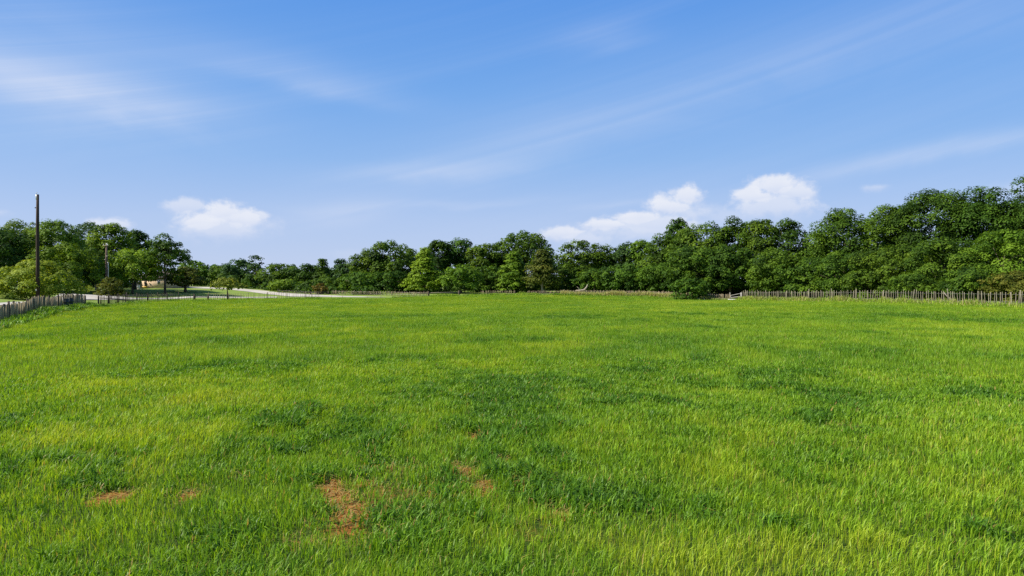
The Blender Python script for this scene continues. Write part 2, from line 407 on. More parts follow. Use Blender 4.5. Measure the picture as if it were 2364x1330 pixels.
GREYWOOD = surf('grey_wood', (.18, .148, .090), (.40, .335, .21), 9, 0.9, 0.15, (1, 1, .15), 0.3)
DARKWOOD = surf('dark_wood', (.035, .028, .022), (.10, .08, .06), 7, 0.9, 0.2, (1, 1, .1), 0.4)
POLE = surf('creosoted_wood', (.020, .014, .011), (.062, .040, .029), 7, 0.85, 0.25, (2, 2, .12), 0.4)
POLE2 = surf('worn_pole_wood', (.10, .065, .048), (.22, .155, .12), 7, 0.85, 0.25, (2, 2, .12), 0.4)
GALV = surf('galvanised_steel', (.38, .39, .40), (.60, .61, .62), 12, 0.45, 0.5, (1, 1, 1), 0.0, 0.4)
GATEM = surf('grey_gate_paint', (.20, .19, .18), (.33, .32, .30), 10, 0.6, 0.4)
DARKM = surf('dark_gate_paint', (.018, .018, .020), (.05, .048, .046), 10, 0.6, 0.4)
PORC = surf('porcelain', (.60, .58, .54), (.78, .76, .72), 5, 0.3, 0.5)
TAN = surf('tan_plaster', (.60, .44, .29), (.72, .55, .38), 2.5, 0.9, 0.2, (1, 1, 1), 0.15)
ROOFM = surf('dark_shingle', (.05, .042, .038), (.10, .085, .075), 4, 0.9, 0.2, (1, 1, 4), 0.3)
GLASSD = surf('dark_window', (.015, .02, .025), (.04, .05, .06), 3, 0.1, 0.5)
WHITEP = surf('white_paint', (.62, .61, .58), (.78, .77, .74), 4, 0.6, 0.3)
STONE = surf('pale_stone', (.42, .38, .30), (.66, .60, .50), 5, 0.9, 0.2, (1, 1, 1), 0.4)
BARREL = surf('dark_green_plastic', (.008, .016, .015), (.020, .032, .030), 5, 0.5, 0.4)
YELLOWP = surf('yellow_paint', (.50, .30, .03), (.66, .42, .06), 4, 0.5, 0.4)
GREYBOX = surf('grey_enamel', (.42, .42, .43), (.56, .56, .57), 4, 0.5, 0.4)
RUSTM = surf('rusted_iron', (.05, .022, .014), (.13, .055, .03), 8, 0.8, 0.3)

# ground
gm, t, out = mat('ground_soil_and_thatch')
geo = t.new('ShaderNodeNewGeometry')
ab = t.new('ShaderNodeAttribute', attribute_name='bare'); af = t.new('ShaderNodeAttribute', attribute_name='field')
pos = geo.outputs['Position']
n_big, n_fine = t.noise(pos, 0.18, 5, 0.6), t.noise(pos, 9.0, 6, 0.7)
past = t.mix(t.step(n_big, .3, .7), (.035, .075, .010), (.060, .110, .014))
past = t.mix(t.step(n_fine, .35, .7), past, (.050, .060, .018))
lawn = t.mix(t.step(n_big, .3, .7), (.12, .205, .030), (.185, .245, .050))
lawn = t.mix(t.m('MULTIPLY', t.step(n_fine, .4, .7), .4), lawn, (.20, .18, .07))
base = t.mix(af.outputs['Fac'], lawn, past)
soil = t.mix(t.step(n_fine, .3, .7), (.12, .048, .012), (.31, .138, .032))
base = t.mix(t.step(t.m('MULTIPLY_ADD', t.m('SUBTRACT', n_fine, .5), .5, ab.outputs['Fac']), .25, .6), base, soil)
b = t.new('ShaderNodeBsdfPrincipled'); b.inputs['Roughness'].default_value = 0.95; b.inputs['Specular IOR Level'].default_value = 0.1
t.l.new(base, b.inputs['Base Color'])
bp = t.new('ShaderNodeBump'); bp.inputs['Strength'].default_value = 0.7; bp.inputs['Distance'].default_value = 0.05
t.l.new(n_fine, bp.inputs['Height']); t.l.new(bp.outputs[0], b.inputs['Normal'])
t.l.new(b.outputs[0], out.inputs[0])
GROUND = gm

# road
rm, t, out = mat('pale_gravel_road')
geo = t.new('ShaderNodeNewGeometry')
f1, f2 = t.noise(geo.outputs['Position'], 0.35, 5, 0.6), t.noise(geo.outputs['Position'], 12, 5, 0.7)
col = t.mix(t.step(f1, .3, .7), (.34, .32, .285), (.46, .435, .40))
col = t.mix(t.m('MULTIPLY', t.step(f2, .35, .7), .5), col, (.34, .31, .27))
b = t.new('ShaderNodeBsdfPrincipled'); b.inputs['Roughness'].default_value = 0.9; b.inputs['Specular IOR Level'].default_value = 0.2
t.l.new(col, b.inputs['Base Color']); t.l.new(b.outputs[0], out.inputs[0])
ROADM = rm

# grass
def grass_mat(name, trans=0.44, dead=(.42, .28, .095)):
    m, t, out = mat(name)
    a = t.new('ShaderNodeAttribute', attribute_name='kind_tone'); v = t.new('ShaderNodeAttribute', attribute_name='value'); d = t.new('ShaderNodeAttribute', attribute_name='dry')
    col = t.ramp(a.outputs['Fac'], [(0.0, (.078, .195, .013)), (0.3, (.150, .298, .014)), (0.6, (.230, .382, .016)), (1.0, (.372, .472, .027))])
    col = t.mix(1.0, col, t.ramp(v.outputs['Fac'], [(0, (.50, .55, .5)), (1, (1.42, 1.36, 1.4))]), 'MULTIPLY')
    col = t.mix(d.outputs['Fac'], col, dead)
    b = t.new('ShaderNodeBsdfPrincipled'); b.inputs['Roughness'].default_value = 0.5; b.inputs['Specular IOR Level'].default_value = 0.3
    t.l.new(col, b.inputs['Base Color'])
    tr = t.new('ShaderNodeBsdfTranslucent'); t.l.new(t.mix(1.0, col, (1.25, 1.15, .6), 'MULTIPLY'), tr.inputs[0])
    mx = t.new('ShaderNodeMixShader'); mx.inputs[0].default_value = trans
    t.l.new(b.outputs[0], mx.inputs[1]); t.l.new(tr.outputs[0], mx.inputs[2]); t.l.new(mx.outputs[0], out.inputs[0])
    return m
GRASS = grass_mat('pasture_grass')
WEEDM = grass_mat('fence_line_grass', .35, (.46, .37, .20))

# ------------------------------------------------------------------ the ground sheet
xs = 0.16 * np.sinh(np.linspace(-9.9, 9.9, 520) / 1.0) / np.cosh(0)
xs = np.sign(np.linspace(-1, 1, 521)) * (np.abs(np.linspace(-1, 1, 521)) * 26 + 2800 * np.abs(np.linspace(-1, 1, 521)) ** 7)
ys = np.concatenate([np.arange(-2500, -60, 300.), np.arange(-60, 4, 4.), np.arange(4, 18, .14), np.arange(18, 60, .7), np.arange(60, 260, 2.), 260 + np.geomspace(6, 3500, 30)])
GX2, GY2 = np.meshgrid(xs, ys)
vz = hgt(GX2, GY2)
nx, ny = len(xs), len(ys)
idx = np.arange(nx * ny).reshape(ny, nx)
faces = np.stack([idx[:-1, :-1], idx[:-1, 1:], idx[1:, 1:], idx[1:, :-1]], -1).reshape(-1, 4)
bare_g = np.zeros(GX2.size); near = (GY2.ravel() < 30) & (GY2.ravel() > 4) & (np.abs(GX2.ravel()) < 25)
bare_g[near] = blob(GX2.ravel()[near], GY2.ravel()[near], BARE, 51)
fld = in_field(GX2.ravel(), GY2.ravel()).astype(float)
me = mesh_np('ground', np.stack([GX2.ravel(), GY2.ravel(), vz.ravel()], 1), faces, attrs={'bare': ('POINT', bare_g), 'field': ('POINT', fld)}, mats=[GROUND], smooth=True)
go = obj('ground', me); go['kind'] = 'structure'; go['label'] = 'green pasture ground with small bare orange brown patches'

def ribbon(name, up, lo, label):
    def dense(l):
        a = np.array([((px - CX) / F * d, d) for px, py, d in l])
        s = np.r_[0, np.cumsum(np.hypot(*np.diff(a, axis=0).T))]; q = np.linspace(0, s[-1], 90)
        return np.stack([np.interp(q, s, a[:, 0]), np.interp(q, s, a[:, 1])], 1)
    U, L = dense(up), dense(lo)
    k = 9; rows = []
    for i in range(k):
        f = i / (k - 1)
        p = L * (1 - f) + U * f
        rows.append(np.c_[p, hgt(p[:, 0], p[:, 1]) + 0.05])
    v = np.concatenate(rows); m = len(U)
    ii = np.arange(k * m).reshape(k, m)
    fc = np.stack([ii[:-1, :-1], ii[:-1, 1:], ii[1:, 1:], ii[1:, :-1]], -1).reshape(-1, 4)
    o = obj(name, mesh_np(name, v, fc, mats=[ROADM], smooth=True)); o['kind'] = 'structure'; o['label'] = label
    return o
ribbon('road', ROAD_UP, ROAD_LO, 'pale gravel road behind the grey stake fence')
ribbon('driveway', LANE_UP, LANE_LO, 'pale driveway curving down past the wood edge')

# ------------------------------------------------------------------ grass of the pasture
rng = np.random.default_rng(7)
def blades(x, y, h, w, tone, val, dry, curl, leanx, leany, full):
    """full: five-vertex blade with a bend, else one tapering triangle"""
    n = len(x); z = hgt(x, y) - 0.015
    yaw = rng.uniform(0, 2 * np.pi, n)
    fx, fy = np.cos(yaw), np.sin(yaw)                       # width direction
    lx = leanx + curl * np.cos(yaw + 1.57); ly = leany + curl * np.sin(yaw + 1.57)
    base = np.stack([x, y, z], 1); wd = np.stack([fx * w / 2, fy * w / 2, np.zeros(n)], 1)
    if full:
        mid = base + np.stack([lx * h * .35, ly * h * .35, h * .62], 1)
        tl = np.hypot(lx, ly)
        tip = base + np.stack([lx * h * 1.1, ly * h * 1.1, h * np.clip(1.0 - .5 * tl ** 2, .25, 1)], 1)
        v = np.stack([base - wd * .7, base + wd * .7, mid + wd, mid - wd, tip], 1).reshape(-1, 3)
        k = np.arange(n)[:, None] * 5
        return v, k + np.array([[0, 1, 2, 3]]), k + np.array([[3, 2, 4]])
    tip = base + np.stack([lx * h * .9, ly * h * .9, h], 1)
    v = np.stack([base - wd, base + wd, tip], 1).reshape(-1, 3)
    k = np.arange(n)[:, None] * 3
    return v, None, k + np.array([[0, 1, 2]])
def sample_field(d0, d1, lai, half):
    """points over a wedge of ground, thinner and wider blades with distance"""
    n_ring = 200; dd = np.linspace(d0, d1, n_ring + 1); dm = (dd[1:] + dd[:-1]) / 2
    wdt = 0.0042 + 0.00075 * np.minimum(dm, 30) + .0004 * np.maximum(dm - 30, 0)
    dens = lai / (wdt * 0.19)
    cnt = (dens * 2 * half * dm * (dd[1] - dd[0])).astype(int)
    d = np.repeat(dm, cnt) + rng.uniform(-.5, .5, cnt.sum()) * (dd[1] - dd[0])
    th = rng.uniform(-half, half, len(d))
    return d * np.sin(th), d * np.cos(th), d
def field_blades(d0, d1, lai, full, half, keep_field=True):
    x, y, d = sample_field(d0, d1, lai, half)
    if keep_field:
        k = in_field(x, y, 0.3); x, y, d = x[k], y[k], d[k]
    nb = fbm(x / 9.0, y / 14.0, 21, 4); ns = fbm(x / 1.6, y / 2.2, 31, 3); nt = fbm(x / 0.45, y / 0.45, 41, 2)
    bare = np.zeros(len(x)); nr = d < 30
    bare[nr] = blob(x[nr], y[nr], BARE, 51)
    co, ye = blob(x, y, COARSE, 61), blob(x, y, YELLOW, 71)
    tuft = np.clip((fbm(x / .8, y / .8, 131, 3) - .55) * 6, 0, 1) * np.clip((fbm(x / 6, y / 6, 141, 2) - .3) * 3, 0, 1)
    co = co * np.clip((fbm(x * 1.5, y * 1.2, 121, 3) - .28) * 4, 0.1, 1)
    ty = 0.49 + (nb - .5) * .55 + (ns - .5) * .75 + ye * .30 - tuft * .28 * np.clip(1.2 - d / 60, .25, 1) - co * (.20 + .48 * np.clip((fbm(x * 2.2, y * 1.6, 111, 3) - .38) * 4, 0, 1)) + 0.08 * np.clip((d - 20) / 60, 0, 1)
    ty = np.clip(ty, 0, 1)
    u = rng.uniform(0, 1, len(x))
    keep = u > np.clip(bare * 1.0, 0, .74)
    x, y, d, ty, ns, nt, bare, co, ye = (a[keep] for a in (x, y, d, ty, ns, nt, bare, co, ye))
    n = len(x); r1, r2, r3 = rng.uniform(0, 1, (3, n))
    coarse = np.clip((.45 - ty) * 3, 0, 1)
    h = (0.07 + 0.13 * nt + .06 * r1) * (0.8 + 0.4 * ns) * (1 + .35 * coarse + .25 * np.clip((ty - .6) * 2.5, 0, 1)) * (1 - .72 * bare)
    w = (0.0042 + 0.00075 * np.minimum(d, 30) + .0004 * np.maximum(d - 30, 0)) * (.6 + .5 * r2) * (1 + .9 * coarse) * (1 - .25 * np.clip((ty - .6) * 2.5, 0, 1))
    curl = (rng.normal(0, .30, n)) * (1 + 1.3 * coarse)
    wx = 0.05 + .35 * (fbm(x / 4, y / 4, 81, 2) - .5); wy = .3 * (fbm(x / 4, y / 4, 91, 2) - .5)
    tone = np.clip(ty + rng.normal(0, .13, n) * np.clip(20 / d, .3, 1), 0, 1)
    val = np.clip(.5 + (r3 * .75 + .25 * nt - .5) * np.clip(26 / d, .45, 1), 0, 1)
    dry = np.clip((rng.uniform(0, 1, n) < (.022 + bare * .42)) * rng.uniform(.4, 1, n), 0, 1)
    stalk = rng.uniform(0, 1, n) < .03 * np.clip((ty - .4) * 4, 0, 1) * np.clip((50 - d) / 25, 0, 1)
    h = np.where(stalk, h * 1.45, h); w = np.where(stalk, w * .7, w); curl = np.where(stalk, curl * .3, curl); tone = np.where(stalk, 1, tone); dry = np.where(stalk, .3, dry)
    lx = wx + rng.normal(0, .16, n); ly = wy + rng.normal(0, .16, n)
    v, q, tr = blades(x, y, h, w, tone, val, dry, curl, lx, ly, full)
    return v, q, tr, tone, val, dry
def straw(npts):
    """flat dead stems lying over the bare patches"""
    P_ = []
    for px, py, rx, ry, k in BARE:
        m = int(npts * k * k)
        Y = CAM_H * F / (py - HY); X = (px - CX) / F * Y
        a = rng.normal(0, .7, (m, 2))
        P_.append(np.c_[X + a[:, 0] * rx / F * Y, Y + a[:, 1] * ry * Y / (py - HY)])
    P_ = np.concatenate(P_); n = len(P_)
    yaw = rng.uniform(0, 2 * np.pi, n); L = rng.uniform(.06, .2, n)
    dx, dy = np.cos(yaw) * L, np.sin(yaw) * L; w = rng.uniform(.003, .007, n)
    z = hgt(P_[:, 0], P_[:, 1]) + rng.uniform(.008, .04, n)
    a = np.c_[P_, z]; bq = np.c_[P_[:, 0] + dx, P_[:, 1] + dy, z + rng.uniform(-.01, .05, n)]
    s_ = np.c_[-np.sin(yaw) * w, np.cos(yaw) * w, np.zeros(n)]
    v = np.stack([a - s_, a + s_, bq + s_, bq - s_], 1).reshape(-1, 3)
    return v, np.arange(n)[:, None] * 4 + np.array([[0, 1, 2, 3]]), n

def join_blades(parts):
    V, Q, T, at_q, at_t = [], [], [], [], []
    off = 0
    for v, q, tr, tone, val, dry in parts:
        V.append(v)
        if q is not None:
            Q.append(q + off); at_q.append(np.stack([tone, val, dry]))
        if tr is not None:
            T.append(tr + off); at_t.append(np.stack([tone, val, dry]))
        off += len(v)
    A_ = np.concatenate(at_q + at_t, axis=1)
    fs = []
    if Q: fs.append(np.concatenate(Q))
    if T: fs.append(np.concatenate(T))
    return np.concatenate(V), fs, A_
GL = 1.25
parts = [field_blades(2.0, 11, GL * 1.4, True, 1.7), field_blades(11, 26, GL * 1.5, True, .95), field_blades(26, 60, GL * 1.1, False, .84), field_blades(60, 131, GL * .8, False, .80)]
sv, sq, sn = straw(90)
parts.append((sv, sq, None, np.full(sn, .5), rng.uniform(0, 1, sn), rng.uniform(.75, 1, sn)))
V, FS, A_ = join_blades(parts)
me = mesh_np('grass', V, FS, attrs={'kind_tone': ('FACE', A_[0]), 'value': ('FACE', A_[1]), 'dry': ('FACE', A_[2])}, mats=[GRASS])
tag(obj('grass', me), 'bright green pasture grass with darker coarse tufts and yellow green patches', 'grass', kind='stuff')
del V, FS, A_, parts

# ------------------------------------------------------------------ weeds along the fences
def strip_points(line, n, off0, off1, side=1):
    a = np.array([((px - CX) / F * d, d) for px, d in line]); seg = np.diff(a, axis=0); L = np.hypot(*seg.T)
    s = rng.uniform(0, L.sum(), n); cum = np.r_[0, np.cumsum(L)]; i = np.clip(np.searchsorted(cum, s) - 1, 0, len(L) - 1)
    f = (s - cum[i]) / L[i]; p = a[i] + seg[i] * f[:, None]
    nrm = np.stack([seg[i][:, 1], -seg[i][:, 0]], 1) / L[i][:, None]
    toward = np.sign((nrm * -p).sum(1))[:, None]
    return p + nrm * toward * side * rng.uniform(off0, off1, n)[:, None], s
def weed_strip(line, n, off0, off1, h0, h1, w, tone0, dry_p, clump=3.0, leafy=0.25):
    p, s = strip_points(line, n, off0, off1)
    c = fbm(p[:, 0] / clump * 2, p[:, 1] / clump * 2, 5, 3)
    m = len(p)
    h = (h0 + (h1 - h0) * np.clip((c - .25) * 2, 0, 1)) * rng.uniform(.55, 1.1, m)
    tone = np.clip(tone0 + rng.normal(0, .15, m) + (c - .5) * .4, 0, 1)
    dry = (rng.uniform(0, 1, m) < dry_p * (.4 + 1.2 * c)) * rng.uniform(.35, .95, m)
    v, q, tr = blades(p[:, 0], p[:, 1], h, np.full(m, w) * rng.uniform(.6, 1.5, m), tone, dry, dry, rng.normal(0, leafy, m), rng.normal(0, .15, m), rng.normal(0, .15, m), True)
    return v, q, tr, tone, rng.uniform(0, 1, m), dry
RF = [(1712, 107), (1850, 96), (2000, 85), (2180, 75), (2364, 66), (2520, 58)]
MF = [(1296, 127), (1400, 125), (1500, 122), (1600, 114), (1640, 111)]
LF = [(-120, 40), (0, 51), (60, 60), (120, 69), (200, 82)]
LF2 = [(200, 82), (300, 97), (400, 110), (560, 117), (740, 123)]
CF = [(905, 127), (1000, 128), (1100, 129), (1200, 128), (1296, 127)]
parts = [weed_strip(RF, 15000, -.8, 1.2, .35, .95, .035, .55, .40, 2.5), weed_strip(RF, 5000, .4, 2.0, .2, .45, .035, .6, .15, 2.5),
         weed_strip(MF, 14000, -.3, 1.8, .55, 1.15, .05, .5, .85, 3), weed_strip(MF, 4000, 1.0, 3.0, .25, .5, .05, .35, .1, 3),
         weed_strip(RF, 6000, -5, -.5, .2, .6, .045, .45, .35, 3)]
V, FS, A_ = join_blades(parts)
me = mesh_np('dry_grass', V, FS, attrs={'kind_tone': ('FACE', A_[0]), 'value': ('FACE', A_[1]), 'dry': ('FACE', A_[2])}, mats=[WEEDM])
tag(obj('dry_grass', me), 'tall straw coloured grass standing along the stake fence before the wood', 'grass', kind='stuff')
parts = [weed_strip(LF, 9000, .2, 1.7, .2, .62, .05, .22, .02, 1.6, .6), weed_strip(LF2, 7000, .0, 1.3, .12, .42, .05, .3, .05, 3, .5),
         weed_strip(CF, 7000, -1.0, 1.5, .15, .6, .06, .45, .12, 4, .4), weed_strip([(640, 156), (760, 149), (900, 145)], 4000, -4, 3, .2, .8, .07, .4, .1, 4, .4),
         weed_strip([(1270, 126), (1330, 126)], 1500, -1, 2, .2, .7, .06, .3, .1, 4, .4)]
V, FS, A_ = join_blades(parts)
me = mesh_np('weeds', V, FS, attrs={'kind_tone': ('FACE', A_[0]), 'value': ('FACE', A_[1]), 'dry': ('FACE', A_[2])}, mats=[WEEDM])
tag(obj('weeds', me), 'leafy green weeds growing along the foot of the fences', 'weeds', kind='stuff')

# ------------------------------------------------------------------ trees
def unit(v): return v / (np.linalg.norm(v, axis=-1, keepdims=True) + 1e-9)
def leaves_mesh(name, cen, nrm, size, tone, material, rg, thin=1.0):
    n = len(cen)
    a = unit(np.cross(nrm, rg.normal(0, 1, (n, 3)))); b = np.cross(nrm, a)
    s = size[:, None] * rg.uniform(.7, 1.3, (n, 1))
    l, w = a * s * .62, b * s * .40 * thin
    v = np.stack([cen - l, cen + w - l * .1, cen + l, cen - w - l * .1], 1).reshape(-1, 3)
    f = np.arange(n)[:, None] * 4 + np.array([[0, 1, 2, 3]])
    return mesh_np(name, v, f, attrs={'tone': ('FACE', np.clip(tone, 0, 1))}, mats=[material])
def env(kind, tt):
    if kind == 'cone': return np.clip((1.03 - tt), 0, 1) ** .78 * (0.72 + .28 * np.clip(tt / .12, 0, 1))
    if kind == 'spread': return np.sqrt(np.clip(1 - ((tt - .28) / .74) ** 2, 0, 1))
    if kind == 'cedar': return np.clip(1.05 - tt, 0, 1) ** .55 * (.75 + .25 * np.clip(tt / .25, 0, 1))
    lo = .80 + .20 * np.clip(tt / .4, 0, 1)
    return np.where(tt < .4, lo, np.clip(1 - (np.clip(tt - .4, 0, 1) / .61) ** 3.2, 0, 1) ** .5)
def crown_points(H, Wd, cb, kind, s, rg, lai, gap=0.0, rcs=1.0):
    hc = H * (1 - cb); z0 = H * cb
    rc0 = np.clip(.10 * (Wd + hc) / 2, .35, 1.2) * rcs
    nc = int(np.clip(1.2 * Wd * hc / rc0 ** 2 * (1 - gap) * (1.7 if kind == 'cone' else 1), 16, 260))
    ph = rg.uniform(0, 6.28, 8)
    tt = rg.uniform(0, 1, nc * 4) ** .85; r_e = env(kind, tt)
    k = rg.uniform(0, 1, nc * 4) < (r_e * .8 + .12); tt = tt[k][:nc]; nc = len(tt)
    th = rg.uniform(0, 6.283, nc)
    lob = 1 + .11 * np.sin(2 * th + ph[0] + 4 * tt) + .09 * np.sin(3 * th + ph[1] - 7 * tt) + .06 * np.sin(9 * tt + ph[2])
    rho = rg.uniform(0, 1, nc) ** np.where(rg.uniform(0, 1, nc) < .3, .7, .33)
    shell = rg.uniform(0, 1, nc) < .08
    rho = np.where(shell, 1.02, rho)
    rr = np.maximum(env(kind, tt) * lob * Wd / 2 - rc0 * .45, .05) * rho
    c = np.stack([rr * np.cos(th), rr * np.sin(th), z0 + rc0 * .5 + tt * (hc - rc0 * 1.0)], 1)
    rc = rc0 * rg.uniform(.65, 1.5, nc) * np.where(shell, .5, 1)
    # a ragged top: small sprigs above the dome
    ns_ = int(nc * .22)
    t2 = rg.uniform(.55, 1.0, ns_); th2 = rg.uniform(0, 6.283, ns_); r2 = env(kind, t2) * Wd / 2 * rg.uniform(.75, 1.04, ns_)
    c2 = np.stack([r2 * .93 * np.cos(th2), r2 * .93 * np.sin(th2), z0 + rc0 * .3 + t2 * (hc - rc0 * .75)], 1)
    c = np.concatenate([c, c2]); rc = np.concatenate([rc, rc0 * rg.uniform(.22, .5, ns_)])
    area = lai * Wd * hc
    nl = int(area / (s * s * .5))
    pr = rc ** 2.0; pr /= pr.sum()
    ci = rg.choice(len(c), nl, p=pr)
    u = unit(rg.normal(0, 1, (nl, 3)))
    flip = (u[:, 2] < -.1) & (rg.uniform(0, 1, nl) < .62); u[flip, 2] *= -1
    rad = rg.uniform(.25, 1, nl) ** .4
    outw = unit(c * np.array([1, 1, .35]) - np.array([0, 0, (z0 + hc * .35) * .35]))
    flat = {'cone': (1.5, .42), 'cedar': (1.35, .38)}.get(kind, (1.12, .80))
    off = u * (rc[ci] * rad)[:, None] * np.array([flat[0], flat[0], flat[1]])
    hr = np.hypot(off[:, 0], off[:, 1])
    off[:, 2] -= .10 * hr ** 2 / rc[ci]                                   # sprays arch over at their rims
    p = c[ci] + off
    nr = unit(u * .9 + np.array([0, 0, .6]) + outw[ci] * .35 + rg.normal(0, .34, (nl, 3)))
    ct = rg.normal(0, .23, len(c))
    tone = .5 + ct[ci] + rg.normal(0, .17, nl)
    return p, nr, tone, c, rc
def trunk_mb(H, Wd, cb, c, rg, r0, lean=0.0, forks=7):
    mb = MB()
    top = H * (cb + (1 - cb) * .62)
    j = rg.normal(0, .05, (6, 2)) * H * .12
    path = [(j[k, 0] * k / 6 + lean * H * (k / 5), j[k, 1] * k / 6, -.25 + (top + .25) * k / 5) for k in range(6)]
    rad = [r0 * 1.35, r0 * .95, r0 * .8, r0 * .6, r0 * .42, r0 * .2]
    mb.tube(path, rad, 9)
    pick = rg.choice(len(c), min(forks, len(c)), replace=False)
    for i in pick:
        z = rg.uniform(max(cb * .7, .12) * H, top * .85)
        k = np.clip((z + .25) / (top + .25) * 5, 0, 4.99); a = int(k); f = k - a
        st = np.array(path[a]) * (1 - f) + np.array(path[a + 1]) * f
        en = c[i]; mid = (st + en) / 2 + np.array([0, 0, .08 * H * rg.uniform(-.2, 1)])
        r = r0 * (.42 - .25 * z / H)
        mb.tube([st, mid, en], [r, r * .6, r * .2], 6)
    return mb
def tree(name, label, px, top, wpx, d, material, kind='broad', cb=0.06, group=None, lai=2.6, gap=0.0, trunk_r=None, bark=None, lean=0.0, seed=None, cat='tree', rcs=1.0, ls=1.0, wk=1.0, thin=1.0, forks=7):
    x, y, z = at(px, d)
    H = zrow(top, d) - z; Wd = wpx / F * d * (1.28 if kind == 'broad' else 1.06) * wk; lai *= 2.2
    rg = np.random.default_rng(seed if seed is not None else int(px * 7 + top * 3 + d))
    s = np.clip(0.0025 * d, .12, .45) * ls
    p, nr, tone, c, rc = crown_points(H, Wd, cb, kind, s, rg, lai, gap, rcs)
    if lean: p[:, 0] += lean * p[:, 2]; c[:, 0] += lean * c[:, 2]
    t_ = thing(name, (x, y, z), label, cat, group)
    trunk_mb(H, Wd, cb, c, rg, trunk_r or max(.05, .022 * H), lean, forks).build('trunk', bark or BARK, t_, smooth=True)
    me = leaves_mesh('crown', p, nr, np.full(len(p), s), tone, LM[material], rg, thin)
    obj('crown', me, t_)
    return t_

